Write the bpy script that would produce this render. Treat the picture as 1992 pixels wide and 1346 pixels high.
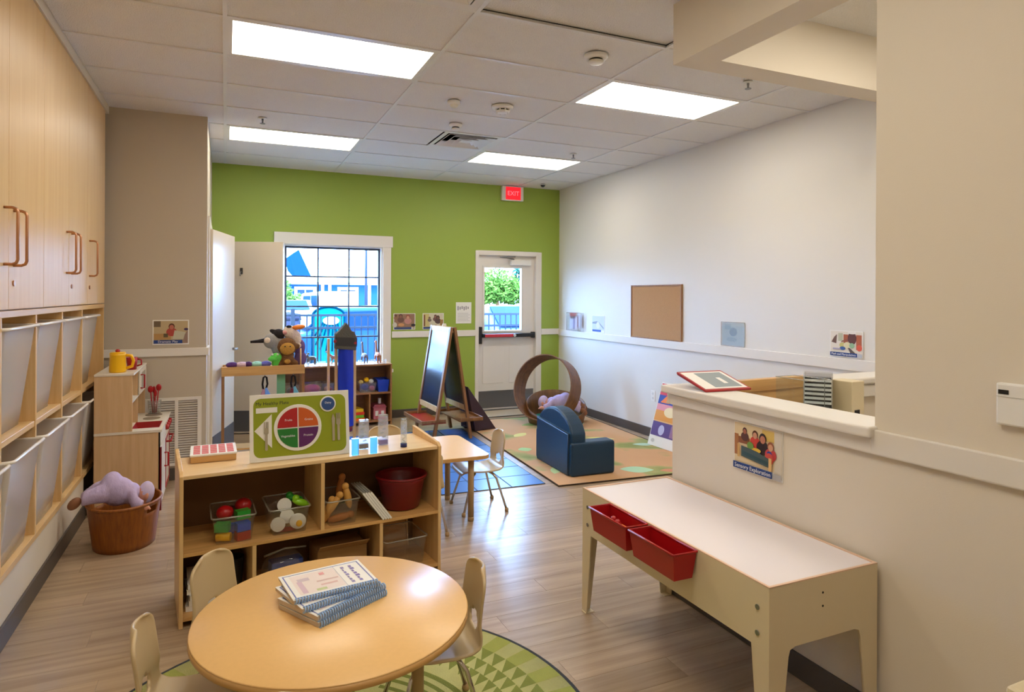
import bpy, bmesh, math, random
from mathutils import Matrix, Vector, Euler
random.seed(7)
PI = math.pi
R = math.radians
for o in list(bpy.data.objects):
    bpy.data.objects.remove(o)
S = bpy.context.scene
C = S.collection

# ------------------------------------------------------------------ camera
CAMZ = 1.54
CEIL = 3.04
cd = bpy.data.cameras.new('camera')
cam = bpy.data.objects.new('camera', cd)
C.objects.link(cam)
cd.sensor_fit = 'HORIZONTAL'
cd.sensor_width = 36.0
cd.lens = 36.0 * 1260.5 / 1992.0
cd.shift_y = -(673.0 - 576.3) / 1992.0
cd.clip_start = 0.05
cd.clip_end = 300
cam.matrix_world = (Matrix.Translation((0, 0, CAMZ)) @ Matrix.Rotation(R(-23.857), 4, 'Z')
                    @ Matrix.Rotation(R(90), 4, 'X') @ Matrix.Rotation(0.005, 4, 'Z'))
S.camera = cam

# ------------------------------------------------------------------ world, sun, exposure
SKY = 25.0
PANEL = 9.6
w = bpy.data.worlds.new('sky')
S.world = w
w.use_nodes = True
bg = w.node_tree.nodes['Background']
bg.inputs[0].default_value = (0.45, 0.78, 1.38, 1)
bg.inputs[1].default_value = SKY
sd = bpy.data.lights.new('sun', 'SUN')
sd.energy = 6.0
sd.angle = R(1.0)
sd.color = (1.0, 0.95, 0.88)
sun = bpy.data.objects.new('sun', sd)
C.objects.link(sun)
sun.rotation_euler = Vector((0.35, 0.75, -0.75)).to_track_quat('-Z', 'Y').to_euler()
S.view_settings.view_transform = 'Standard'
S.view_settings.look = 'None'
S.view_settings.gamma = 1.0
S.view_settings.exposure = 0.28
S.view_settings.use_curve_mapping = False

# ------------------------------------------------------------------ materials
def lin(c):
    return tuple((x / 12.92 if x <= 0.04045 else ((x + 0.055) / 1.055) ** 2.4) for x in (c[0] / 255, c[1] / 255, c[2] / 255))

_m = {}
def mat(name, col, rough=0.5, metal=0.0, spec=0.5, bump=0.0, bscale=200.0, var=0.0, vscale=8.0, emit=None, estr=0.0, coat=0.0):
    """col is sRGB 0..255"""
    if name in _m:
        return _m[name]
    m = bpy.data.materials.new(name)
    m.use_nodes = True
    nt = m.node_tree
    b = nt.nodes['Principled BSDF']
    c = lin(col)
    b.inputs['Base Color'].default_value = (*c, 1)
    b.inputs['Roughness'].default_value = rough
    b.inputs['Metallic'].default_value = metal
    b.inputs['Specular IOR Level'].default_value = spec
    if coat:
        b.inputs['Coat Weight'].default_value = coat
        b.inputs['Coat Roughness'].default_value = 0.1
    if emit:
        e = lin(emit)
        b.inputs['Emission Color'].default_value = (*e, 1)
        b.inputs['Emission Strength'].default_value = estr
    if bump or var:
        tc = nt.nodes.new('ShaderNodeTexCoord')
    if bump:
        n = nt.nodes.new('ShaderNodeTexNoise')
        n.inputs['Scale'].default_value = bscale
        n.inputs['Detail'].default_value = 3
        nt.links.new(tc.outputs['Object'], n.inputs['Vector'])
        bp = nt.nodes.new('ShaderNodeBump')
        bp.inputs['Strength'].default_value = bump
        bp.inputs['Distance'].default_value = 0.01
        nt.links.new(n.outputs['Fac'], bp.inputs['Height'])
        nt.links.new(bp.outputs['Normal'], b.inputs['Normal'])
    if var:
        n2 = nt.nodes.new('ShaderNodeTexNoise')
        n2.inputs['Scale'].default_value = vscale
        n2.inputs['Detail'].default_value = 4
        nt.links.new(tc.outputs['Object'], n2.inputs['Vector'])
        mx = nt.nodes.new('ShaderNodeMix')
        mx.data_type = 'RGBA'
        mx.inputs[6].default_value = (*[x * (1 - var) for x in c], 1)
        mx.inputs[7].default_value = (*[min(1, x * (1 + var)) for x in c], 1)
        nt.links.new(n2.outputs['Fac'], mx.inputs[0])
        nt.links.new(mx.outputs[2], b.inputs['Base Color'])
    _m[name] = m
    return m

def pm(r, g, b, rough=0.6):
    return mat('print_%d_%d_%d' % (r, g, b), (r, g, b), rough)

def wood(name, c1, c2, rough=0.4, axis='Z', scale=1.0, coat=0.0, rand=0.0):
    """streaky wood, grain along the axis, in object space"""
    if name in _m:
        return _m[name]
    m = bpy.data.materials.new(name)
    m.use_nodes = True
    nt = m.node_tree
    b = nt.nodes['Principled BSDF']
    b.inputs['Roughness'].default_value = rough
    if coat:
        b.inputs['Coat Weight'].default_value = coat
        b.inputs['Coat Roughness'].default_value = 0.15
    tc = nt.nodes.new('ShaderNodeTexCoord')
    mp = nt.nodes.new('ShaderNodeMapping')
    s = {'X': (1.2, 22, 22), 'Y': (22, 1.2, 22), 'Z': (22, 22, 1.2)}[axis]
    mp.inputs['Scale'].default_value = [x * scale for x in s]
    nt.links.new(tc.outputs['Object'], mp.inputs['Vector'])
    n = nt.nodes.new('ShaderNodeTexNoise')
    n.inputs['Scale'].default_value = 1.6
    n.inputs['Detail'].default_value = 6
    n.inputs['Roughness'].default_value = 0.6
    src = mp.outputs['Vector']
    oi = nt.nodes.new('ShaderNodeObjectInfo')
    if rand:
        va = nt.nodes.new('ShaderNodeVectorMath')
        va.operation = 'ADD'
        cb = nt.nodes.new('ShaderNodeCombineXYZ')
        ml = nt.nodes.new('ShaderNodeMath')
        ml.operation = 'MULTIPLY'
        ml.inputs[1].default_value = 57.0
        nt.links.new(oi.outputs['Random'], ml.inputs[0])
        nt.links.new(ml.outputs[0], cb.inputs[0])
        nt.links.new(ml.outputs[0], cb.inputs[1])
        nt.links.new(src, va.inputs[0])
        nt.links.new(cb.outputs[0], va.inputs[1])
        src = va.outputs[0]
    nt.links.new(src, n.inputs['Vector'])
    rp = nt.nodes.new('ShaderNodeValToRGB')
    rp.color_ramp.elements[0].position = 0.3
    rp.color_ramp.elements[1].position = 0.72
    rp.color_ramp.elements[0].color = (*lin(c1), 1)
    rp.color_ramp.elements[1].color = (*lin(c2), 1)
    nt.links.new(n.outputs['Fac'], rp.inputs['Fac'])
    out = rp.outputs['Color']
    if rand:
        hs = nt.nodes.new('ShaderNodeHueSaturation')
        mr = nt.nodes.new('ShaderNodeMapRange')
        mr.inputs['To Min'].default_value = 1 - rand
        mr.inputs['To Max'].default_value = 1 + rand
        nt.links.new(oi.outputs['Random'], mr.inputs['Value'])
        nt.links.new(mr.outputs[0], hs.inputs['Value'])
        nt.links.new(out, hs.inputs['Color'])
        out = hs.outputs['Color']
    nt.links.new(out, b.inputs['Base Color'])
    _m[name] = m
    return m

def glass(name, tint=(255, 255, 255), gloss=0.12, diff=0.0, dcol=(255, 255, 255), rough=0.03):
    """thin clear plastic or glass: transparent + reflection (+ some milky body)"""
    if name in _m:
        return _m[name]
    m = bpy.data.materials.new(name)
    m.use_nodes = True
    nt = m.node_tree
    nt.nodes.clear()
    out = nt.nodes.new('ShaderNodeOutputMaterial')
    tr = nt.nodes.new('ShaderNodeBsdfTransparent')
    tr.inputs[0].default_value = (*lin(tint), 1)
    gl = nt.nodes.new('ShaderNodeBsdfGlossy')
    gl.inputs['Roughness'].default_value = rough
    lw = nt.nodes.new('ShaderNodeLayerWeight')
    lw.inputs[0].default_value = 0.5
    pw_ = nt.nodes.new('ShaderNodeMath'); pw_.operation = 'POWER'; pw_.inputs[1].default_value = 4.0
    nt.links.new(lw.outputs['Facing'], pw_.inputs[0])
    fr = nt.nodes.new('ShaderNodeMath'); fr.operation = 'MULTIPLY_ADD'; fr.inputs[1].default_value = 0.6; fr.inputs[2].default_value = 0.25 * gloss
    nt.links.new(pw_.outputs[0], fr.inputs[0])
    cur = tr.outputs[0]
    if diff:
        df = nt.nodes.new('ShaderNodeBsdfDiffuse')
        df.inputs[0].default_value = (*lin(dcol), 1)
        tl = nt.nodes.new('ShaderNodeBsdfTranslucent')
        tl.inputs[0].default_value = (*lin(dcol), 1)
        m1 = nt.nodes.new('ShaderNodeMixShader')
        m1.inputs[0].default_value = 0.45
        nt.links.new(df.outputs[0], m1.inputs[1])
        nt.links.new(tl.outputs[0], m1.inputs[2])
        m2 = nt.nodes.new('ShaderNodeMixShader')
        m2.inputs[0].default_value = diff
        nt.links.new(cur, m2.inputs[1])
        nt.links.new(m1.outputs[0], m2.inputs[2])
        cur = m2.outputs[0]
    mx = nt.nodes.new('ShaderNodeMixShader')
    nt.links.new(fr.outputs[0], mx.inputs[0])
    nt.links.new(cur, mx.inputs[1])
    nt.links.new(gl.outputs[0], mx.inputs[2])
    nt.links.new(mx.outputs[0], out.inputs[0])
    _m[name] = m
    return m

M_wall = mat('wall_paint_cream', (226, 215, 196), 0.55, bump=0.05, bscale=260)
M_wallc = mat('wall_paint_shaded', (194, 181, 161), 0.55, bump=0.05, bscale=260)  # same wall paint, darkened to carry the shade on the corner wall
M_wallr = mat('wall_paint_white', (228, 224, 216), 0.5, bump=0.05, bscale=260)
M_green = mat('wall_paint_lime_green', (152, 174, 66), 0.5, bump=0.05, bscale=260)
M_trim = mat('trim_paint_white', (232, 226, 216), 0.35)
M_base = mat('rubber_base_grey', (84, 76, 70), 0.45)
M_tile = mat('ceiling_tile', (240, 237, 232), 0.85, bump=0.9, bscale=130, var=0.06, vscale=90)
M_grid = mat('ceiling_grid_white', (232, 231, 228), 0.3)
M_floor0 = mat('floor_underlay', (110, 90, 75), 0.6)
M_plank = wood('vinyl_plank', (152, 126, 98), (192, 168, 138), 0.28, 'X', 0.55, rand=0.13)
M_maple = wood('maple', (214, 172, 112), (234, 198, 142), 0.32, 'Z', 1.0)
M_mapley = wood('maple_along', (214, 172, 112), (232, 196, 140), 0.35, 'Y', 1.0)
M_maplex = wood('maple_across', (196, 148, 86), (224, 178, 112), 0.38, 'X', 1.0)
M_cabdoor = wood('cabinet_door_maple', (226, 184, 122), (236, 200, 142), 0.36, 'Z', 0.6, coat=0.0)
_b = M_cabdoor.node_tree.nodes['Principled BSDF']
_b.inputs['Specular IOR Level'].default_value = 1.0
_b.inputs['Anisotropic'].default_value = 0.9
_b.inputs['Roughness'].default_value = 0.46
_b.inputs['IOR'].default_value = 1.7
_tg = M_cabdoor.node_tree.nodes.new('ShaderNodeTangent'); _tg.direction_type = 'RADIAL'; _tg.axis = 'Z'
M_cabdoor.node_tree.links.new(_tg.outputs[0], _b.inputs['Tangent'])
M_kit = wood('kitchen_birch', (206, 166, 118), (222, 186, 140), 0.45, 'Z', 1.0)
M_oak = wood('easel_oak', (132, 88, 48), (166, 118, 70), 0.5, 'Z', 1.0)
M_tabletop = mat('table_laminate', (242, 196, 128), 0.3, bump=0.02, bscale=900, var=0.04, vscale=60)
M_edge = mat('table_edge_band', (206, 160, 96), 0.4)
M_chair = mat('chair_plastic_sand', (198, 174, 132), 0.35)
M_leg = mat('table_leg_sand', (176, 146, 104), 0.45)
M_chrome = mat('chrome', (210, 205, 198), 0.12, 1.0)
M_copper = mat('handle_copper', (190, 142, 110), 0.3, 1.0)
M_steel = mat('brushed_steel', (150, 150, 152), 0.35, 1.0)
M_kick = mat('kick_plate_grey', (92, 92, 94), 0.45)
M_black = mat('black_plastic', (22, 22, 24), 0.4)
M_dark = mat('dark_void', (30, 26, 24), 0.8)
M_white = mat('white_plastic', (238, 236, 230), 0.35)
M_paper = mat('paper_white', (240, 238, 232), 0.7)
M_red = mat('red_plastic', (166, 16, 22), 0.3)
M_redd = mat('red_dark_plastic', (120, 12, 20), 0.35)
M_yellow = mat('yellow_plastic', (248, 190, 10), 0.3)
M_blue = mat('blue_plastic', (30, 70, 190), 0.35)
M_greenp = mat('green_plastic', (40, 150, 50), 0.35)
M_lime = mat('lime_plastic', (140, 205, 30), 0.35)
M_orange = mat('orange_plastic', (240, 130, 30), 0.35)
M_navy = mat('armchair_vinyl', (12, 52, 80), 0.42, bump=0.08, bscale=120)
M_lilac = mat('lilac_cotton', (196, 178, 214), 0.9, bump=0.5, bscale=60, var=0.1, vscale=30)
M_skin = mat('doll_skin', (214, 150, 120), 0.6)
M_shoe = mat('doll_brown', (140, 92, 62), 0.7)
M_wicker = wood('basket_brown', (122, 64, 12), (162, 94, 24), 0.45, 'Z', 1.6)
M_hoop = wood('hoop_brown', (92, 58, 30), (136, 92, 48), 0.5, 'Z', 1.0)
M_enamel = mat('light_table_enamel', (220, 204, 168), 0.35)
M_acrylic = mat('light_table_top', (242, 234, 234), 0.2)
M_cork = mat('cork', (188, 144, 98), 0.9, bump=0.4, bscale=300, var=0.12, vscale=120)
M_chalk = mat('chalkboard', (34, 46, 58), 0.25)
M_glass = glass('window_glass', (250, 253, 255), 0.06)
M_clear = glass('clear_plastic', (250, 250, 250), 0.25, 0.08)
M_frost = glass('frosted_bin_plastic', (255, 252, 246), 0.5, 0.8, (252, 248, 242), 0.2)
M_aqua = glass('aqua_acrylic', (170, 225, 255), 0.25, 0.35, (120, 200, 255))
M_pane = mat('light_diffuser', (255, 250, 240), 0.5, emit=(255, 246, 230), estr=PANEL)
M_brown = mat('brown_plush', (116, 78, 44), 0.95, bump=0.8, bscale=80)
M_gold = mat('golden_plush', (190, 140, 60), 0.95, bump=0.8, bscale=80)
M_blackp = mat('black_plush', (34, 28, 30), 0.95, bump=0.8, bscale=80)
M_creamp = mat('cream_plush', (232, 212, 190), 0.95, bump=0.8, bscale=80)
M_greyp = mat('grey_plush', (150, 146, 142), 0.95, bump=0.8, bscale=80)
M_bluecl = mat('blue_satin', (10, 50, 190), 0.35, bump=0.3, bscale=14)
M_felt = mat('grey_felt', (92, 90, 82), 0.95, bump=0.5, bscale=90)

# ------------------------------------------------------------------ mesh helpers
class MB:
    def __init__(s):
        s.v = []; s.f = []; s.m = []; s.sm = []
    def add(s, vs, fs, mi=0, sm=False):
        o = len(s.v)
        s.v += [tuple(p) for p in vs]
        for f in fs:
            s.f.append(tuple(i + o for i in f)); s.m.append(mi); s.sm.append(sm)
        return s
    def box(s, x0, y0, z0, x1, y1, z1, mi=0):
        x0, x1 = min(x0, x1), max(x0, x1); y0, y1 = min(y0, y1), max(y0, y1); z0, z1 = min(z0, z1), max(z0, z1)
        v = [(x0, y0, z0), (x1, y0, z0), (x1, y1, z0), (x0, y1, z0), (x0, y0, z1), (x1, y0, z1), (x1, y1, z1), (x0, y1, z1)]
        return s.add(v, [(0, 3, 2, 1), (4, 5, 6, 7), (0, 1, 5, 4), (1, 2, 6, 5), (2, 3, 7, 6), (3, 0, 4, 7)], mi)
    def frus(s, b, t, mi=0):
        """hexahedron from bottom quad b and top quad t (counter-clockwise from above)"""
        return s.add(list(b) + list(t), [(3, 2, 1, 0), (4, 5, 6, 7), (0, 1, 5, 4), (1, 2, 6, 5), (2, 3, 7, 6), (3, 0, 4, 7)], mi)
    def prism(s, poly, a, b, plane='xy', mi=0, smooth=False):
        n = len(poly)
        def P(p, h):
            return {'xy': (p[0], p[1], h), 'xz': (p[0], h, p[1]), 'yz': (h, p[0], p[1])}[plane]
        v = [P(p, a) for p in poly] + [P(p, b) for p in poly]
        s.add(v, [tuple(range(n))[::-1], tuple(range(n, 2 * n))], mi)
        o = len(s.v) - 2 * n
        for i in range(n):
            j = (i + 1) % n
            s.f.append((o + i, o + j, o + n + j, o + n + i)); s.m.append(mi); s.sm.append(smooth)
        return s
    def cyl(s, p0, p1, r0, r1=None, n=16, mi=0, cap=True):
        r1 = r0 if r1 is None else r1
        p0 = Vector(p0); p1 = Vector(p1)
        d = (p1 - p0).normalized()
        a = d.orthogonal().normalized(); b = d.cross(a)
        v = []
        for p, r in ((p0, r0), (p1, r1)):
            for i in range(n):
                t = 2 * PI * i / n
                v.append(p + a * (r * math.cos(t)) + b * (r * math.sin(t)))
        s.add(v, [(i, (i + 1) % n, n + (i + 1) % n, n + i) for i in range(n)], mi, True)
        if cap:
            o = len(s.v) - 2 * n
            s.f.append(tuple(o + i for i in range(n))[::-1]); s.m.append(mi); s.sm.append(False)
            s.f.append(tuple(o + n + i for i in range(n))); s.m.append(mi); s.sm.append(False)
        return s
    def tube(s, pts, r, n=10, mi=0, closed=False):
        pts = [Vector(p) for p in pts]
        k = len(pts)
        v = []
        a = None
        for i, p in enumerate(pts):
            if closed:
                d = (pts[(i + 1) % k] - pts[i - 1]).normalized()
            else:
                d = (pts[min(i + 1, k - 1)] - pts[max(i - 1, 0)]).normalized()
            if a is None:
                a = d.orthogonal().normalized()
            a = (a - d * a.dot(d)).normalized()
            b = d.cross(a)
            rr = r[i] if isinstance(r, (list, tuple)) else r
            for j in range(n):
                t = 2 * PI * j / n
                v.append(p + a * (rr * math.cos(t)) + b * (rr * math.sin(t)))
        f = []
        for i in range(k if closed else k - 1):
            i2 = (i + 1) % k
            for j in range(n):
                j2 = (j + 1) % n
                f.append((i * n + j, i * n + j2, i2 * n + j2, i2 * n + j))
        s.add(v, f, mi, True)
        if not closed:
            o = len(s.v) - k * n
            s.f.append(tuple(o + i for i in range(n))[::-1]); s.m.append(mi); s.sm.append(False)
            s.f.append(tuple(o + (k - 1) * n + i for i in range(n))); s.m.append(mi); s.sm.append(False)
        return s
    def lathe(s, prof, c=(0, 0, 0), n=28, mi=0, sx=1.0, sy=1.0, cap=True):
        v = []
        for r, z in prof:
            for i in range(n):
                t = 2 * PI * i / n
                v.append((c[0] + r * sx * math.cos(t), c[1] + r * sy * math.sin(t), c[2] + z))
        f = []
        for k in range(len(prof) - 1):
            for i in range(n):
                j = (i + 1) % n
                f.append((k * n + i, k * n + j, (k + 1) * n + j, (k + 1) * n + i))
        s.add(v, f, mi, True)
        o = len(s.v) - len(prof) * n
        if cap and prof[0][0] > 1e-6:
            s.f.append(tuple(o + i for i in range(n))[::-1]); s.m.append(mi); s.sm.append(False)
        if cap and prof[-1][0] > 1e-6:
            s.f.append(tuple(o + (len(prof) - 1) * n + i for i in range(n))); s.m.append(mi); s.sm.append(False)
        return s
    def ell(s, c, r, rot=None, nu=16, nv=10, mi=0):
        if not isinstance(r, (tuple, list)):
            r = (r, r, r)
        m = Euler([R(a) for a in rot]).to_matrix() if rot else Matrix.Identity(3)
        v = []
        for k in range(nv + 1):
            ph = PI * k / nv
            for i in range(nu):
                t = 2 * PI * i / nu
                p = m @ Vector((r[0] * math.sin(ph) * math.cos(t), r[1] * math.sin(ph) * math.sin(t), -r[2] * math.cos(ph)))
                v.append((c[0] + p.x, c[1] + p.y, c[2] + p.z))
        f = []
        for k in range(nv):
            for i in range(nu):
                j = (i + 1) % nu
                f.append((k * nu + i, k * nu + j, (k + 1) * nu + j, (k + 1) * nu + i))
        return s.add(v, f, mi, True)
    def build(s, name, m, parent=None, bevel=0.0, seg=2, remesh=0.0, solid=0.0, sub=0):
        me = bpy.data.meshes.new(name)
        me.from_pydata(s.v, [], s.f)
        ms = m if isinstance(m, (list, tuple)) else [m]
        for x in ms:
            me.materials.append(x)
        me.polygons.foreach_set('material_index', s.m)
        me.polygons.foreach_set('use_smooth', s.sm)
        bm = bmesh.new(); bm.from_mesh(me)
        bmesh.ops.remove_doubles(bm, verts=bm.verts, dist=1e-5)
        bmesh.ops.recalc_face_normals(bm, faces=bm.faces)
        if bevel:
            ed = [e for e in bm.edges if len(e.link_faces) == 2 and e.calc_face_angle(0) > 0.6]
            bmesh.ops.bevel(bm, geom=ed, offset=bevel, segments=seg, profile=0.5, affect='EDGES', clamp_overlap=True)
        bm.to_mesh(me); bm.free()
        me.update()
        o = bpy.data.objects.new(name, me)
        C.objects.link(o)
        if parent is not None:
            o.parent = parent
        if remesh:
            md = o.modifiers.new('remesh', 'REMESH'); md.mode = 'VOXEL'; md.voxel_size = remesh; md.use_smooth_shade = True
            sm = o.modifiers.new('smooth', 'SMOOTH'); sm.factor = 0.5; sm.iterations = 4
        if solid:
            md = o.modifiers.new('solid', 'SOLIDIFY'); md.thickness = solid; md.offset = 0
        if sub:
            md = o.modifiers.new('sub', 'SUBSURF'); md.levels = sub; md.render_levels = sub
        return o

def B(*a):
    return MB().box(*a)

def tag(o, label=None, cat=None, group=None, kind=None):
    if label: o['label'] = label
    if cat: o['category'] = cat
    if group: o['group'] = group
    if kind: o['kind'] = kind
    return o

def T(name, label, cat, loc=(0, 0, 0), rz=0.0, group=None, rx=0.0, ry=0.0):
    o = bpy.data.objects.new(name, None)
    C.objects.link(o)
    o.empty_display_size = 0.1
    o.location = loc
    o.rotation_euler = (R(rx), R(ry), R(rz))
    return tag(o, label, cat, group)

def struct(name, mb, m, **k):
    o = mb.build(name, m, **k)
    o['kind'] = 'structure'
    return o

def dup(root, loc, rz, label, group=None, name=None):
    def rec(o, par):
        c = o.copy()
        C.objects.link(c)
        c.parent = par
        for ch in [x for x in bpy.data.objects if x.parent == o and x != c]:
            rec(ch, c)
        return c
    kids = {}
    r = rec(root, None)
    r.location = loc
    r.rotation_euler = (0, 0, R(rz))
    r['label'] = label
    if group: r['group'] = group
    return r

def text(parent, s, size, x, y, z, m, name='lettering', align='CENTER', rot=(90, 0, 0), ext=0.0004, spacing=1.0):
    cu = bpy.data.curves.new('t', 'FONT')
    cu.body = s; cu.size = size; cu.align_x = align; cu.align_y = 'CENTER'; cu.extrude = ext; cu.space_character = spacing
    cu.resolution_u = 2
    t = bpy.data.objects.new('t', cu)
    C.objects.link(t)
    dg = bpy.context.evaluated_depsgraph_get()
    me = bpy.data.meshes.new_from_object(t.evaluated_get(dg))
    bpy.data.objects.remove(t); bpy.data.curves.remove(cu)
    me.materials.clear(); me.materials.append(m)
    o = bpy.data.objects.new(name, me)
    C.objects.link(o)
    o.parent = parent
    o.location = (x, y, z); o.rotation_euler = [R(a) for a in rot]
    return o

def disc(cx, cz, rx, rz=None, n=20, a0=0, a1=360):
    rz = rx if rz is None else rz
    full = abs(a1 - a0) >= 360
    k = n if full else n + 1
    return [(cx + rx * math.cos(R(a0 + (a1 - a0) * i / n)), cz + rz * math.sin(R(a0 + (a1 - a0) * i / n))) for i in range(k)]
def rect(x0, z0, x1, z1):
    return [(x0, z0), (x1, z0), (x1, z1), (x0, z1)]
def rrect(x0, z0, x1, z1, r, n=5):
    p = []
    for cx, cz, a in ((x1 - r, z0 + r, -90), (x1 - r, z1 - r, 0), (x0 + r, z1 - r, 90), (x0 + r, z0 + r, 180)):
        for i in range(n + 1):
            t = R(a + 90 * i / n)
            p.append((cx + r * math.cos(t), cz + r * math.sin(t)))
    return p

def flat(parent, name, shapes, y0=0.0, step=0.0003, thick=0.0002):
    """flat print: each shape is (polygon in x,z, colour), later ones on top, facing -y"""
    mb = MB(); mats = []
    for i, (p, col) in enumerate(shapes):
        mm = pm(*col)
        if mm not in mats: mats.append(mm)
        y = y0 - step * (i + 1)
        n = len(p)
        mb.add([(q[0], y, q[1]) for q in p], [tuple(range(n))], mats.index(mm))
    me = bpy.data.meshes.new(name)
    me.from_pydata(mb.v, [], mb.f)
    for x in mats: me.materials.append(x)
    me.polygons.foreach_set('material_index', mb.m)
    o = bpy.data.objects.new(name, me)
    C.objects.link(o)
    o.parent = parent
    return o

def poster(name, label, loc, rz, wd, ht, shapes, group=None, cat='poster', txt=None, rx=0, paper=None, lam=None, ry=0):
    """loc = lower left corner of the sheet; shapes in unit coordinates"""
    t = T(name, label, cat, loc, rz, group, rx=rx, ry=ry)
    B(0, -0.003, 0, wd, 0, ht).build('sheet', paper or M_paper, t)
    if shapes:
        flat(t, 'picture', [([(x * wd, z * ht) for x, z in p], c) for p, c in shapes], -0.003)
    if txt:
        for s, sz, x, z, m in txt:
            text(t, s, sz, x * wd, -0.0031 - 0.0003 * (len(shapes) + 1), z * ht, m)
    return t

# ------------------------------------------------------------------ room shell
X_L, X_R = -1.27, 4.30
Y_N, Y_F = -2.6, 8.085
XC, YC = -0.145, 6.06       # corner of the projecting wall on the left
XH = 2.135                  # face of the half wall / near wall

fl = struct('floor', B(X_L - 0.2, Y_N - 0.2, -0.12, X_R + 0.2, Y_F + 0.2, -0.006), M_floor0)
pw = 0.152; pl = 1.219
proto = {}
row = 0
y = 0.9
while y < Y_F - 0.001:
    y1 = min(y + pw, Y_F)
    off = (row * 0.437) % pl
    x = X_L - off + 0.4
    while x < X_R - 0.001:
        a, b = max(x, -1.25), min(x + pl, X_R)
        if b - a > 0.05:
            key = (round(b - a, 4), round(y1 - y, 4))
            if key not in proto:
                o = B(0, 0, -0.0055, key[0] - 0.0012, key[1] - 0.0012, 0).build('plank', M_plank, fl)
                proto[key] = o.data
            else:
                o = bpy.data.objects.new('plank', proto[key]); C.objects.link(o); o.parent = fl
            o.location = (a, y, 0)
        x += pl
    y = y1
    row += 1
B(X_L, Y_N, -0.006, X_R, 0.9, 0).build('plank_field', M_plank, fl)

cl = struct('ceiling', B(X_L - 0.2, Y_N - 0.2, CEIL + 0.06, X_R + 0.2, Y_F + 0.2, CEIL + 0.2), M_dark)
GX = [-1.229, -0.0098, 1.2094, 2.4286, 3.6478]
GY = [3.8166 + 0.6096 * j for j in range(-11, 8)]
lights = [(1, 11), (1, 15), (3, 11), (3, 15), (1, 7), (3, 7), (1, 3)]
vents = {(2, 14): 'r', (1, 9): 'r'}
tproto = {}
def tile(x0, x1, y0, y1, tilt=0):
    key = (round(x1 - x0, 3), round(y1 - y0, 3))
    if key not in tproto:
        o = B(0, 0, 0, key[0], key[1], 0.015).build('ceiling_tile', M_tile, cl)
        tproto[key] = o.data
    else:
        o = bpy.data.objects.new('ceiling_tile', tproto[key]); C.objects.link(o); o.parent = cl
    o.location = (x0, y0, CEIL + 0.004)
    o.rotation_euler = (tilt, 0, 0)
for j in range(len(GY) - 1):
    for i in range(5):
        x0, x1 = GX[i], (GX[i + 1] if i < 4 else X_R)
        if i == 0: x0 = -0.86
        if i == 0 and GY[j] > YC - 0.05: x0 = XC
        if (i, j) in lights: continue
        g = 0.002
        if (i, j) in vents:
            tile(x0 + g, x0 + 0.6096, GY[j] + g, GY[j + 1] - g)
            continue
        tile(x0 + g, x1 - g, GY[j] + g, GY[j + 1] - g, tilt=0.03 if (i, j) == (2, 9) else 0)
for i, x in enumerate(GX[1:]):
    B(x - 0.012, Y_N, CEIL - 0.003, x + 0.012, Y_F, CEIL + 0.004).build('grid_bar', M_grid, cl)
for j, yy in enumerate(GY):
    B(-0.86 if yy < YC - 0.05 else XC, yy - 0.012, CEIL - 0.0025, X_R, yy + 0.012, CEIL + 0.0035).build('grid_bar', M_grid, cl)

def wallbox(name, m, boxes):
    mb = MB()
    for b in boxes: mb.box(*b)
    return struct(name, mb, m)

# window opening x .62..1.80 z .62..2.15 ; door opening x 3.04..4.02 z 0..2.15
wallbox('wall_back', M_green, [(X_L, Y_F, 0, 0.62, Y_F + 0.15, CEIL + 0.06), (0.62, Y_F, 2.15, 1.80, Y_F + 0.15, CEIL + 0.06),
                               (0.62, Y_F, 0, 1.80, Y_F + 0.15, 0.62), (1.80, Y_F, 0, 3.05, Y_F + 0.15, CEIL + 0.06),
                               (3.05, Y_F, 2.14, 4.01, Y_F + 0.15, CEIL + 0.06), (4.01, Y_F, 0, X_R, Y_F + 0.15, CEIL + 0.06)])
wallbox('wall_right', M_wallr, [(X_R, Y_N, 0, X_R + 0.15, Y_F + 0.15, CEIL + 0.06)])
wallbox('wall_front', M_wall, [(X_L - 0.15, Y_N - 0.15, 0, X_R + 0.15, Y_N, CEIL + 0.06)])
wallbox('wall_left', M_wall, [(X_L - 0.15, Y_N - 0.15, 0, X_L, Y_F + 0.15, CEIL + 0.06), (X_L, Y_N, 2.985, -0.86, YC, CEIL + 0.06)])
wallbox('wall_left_knee', M_wall, [(X_L, 1.6, 0, -0.885, 5.25, 0.30)])
# projecting corner and the closet wall with a double door opening y 6.42..7.90, z 2.15
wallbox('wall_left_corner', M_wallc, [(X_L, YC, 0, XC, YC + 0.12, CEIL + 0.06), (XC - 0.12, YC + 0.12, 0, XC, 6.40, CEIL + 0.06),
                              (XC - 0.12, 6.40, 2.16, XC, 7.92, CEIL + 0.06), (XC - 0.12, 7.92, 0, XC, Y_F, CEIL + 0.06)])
wallbox('wall_entry', M_wall, [(XH, Y_N, 0, XH + 0.14, 1.60, CEIL + 0.06)])
wallbox('wall_half', M_wall, [(XH, 1.60, 0, XH + 0.14, 2.75, 1.045), (XH + 0.14, 2.61, 0, 2.34, 2.75, 1.045), (3.12, 2.61, 0, X_R, 2.75, 1.045)])
wallbox('wall_alcove', M_wall, [(XH + 0.14, 0.10, 0, X_R, 0.24, CEIL + 0.06)])
wallbox('wall_soffit', M_wall, [(XH - 0.03, 1.60, 2.735, XH + 0.15, 2.72, CEIL + 0.06), (XH + 0.15, 2.57, 2.735, X_R, 2.72, CEIL + 0.06)])

def trim(name, boxes, m=None, bevel=0.004):
    mb = MB()
    for b in boxes: mb.box(*b)
    return struct(name, mb, m or M_trim, bevel=bevel)
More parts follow.
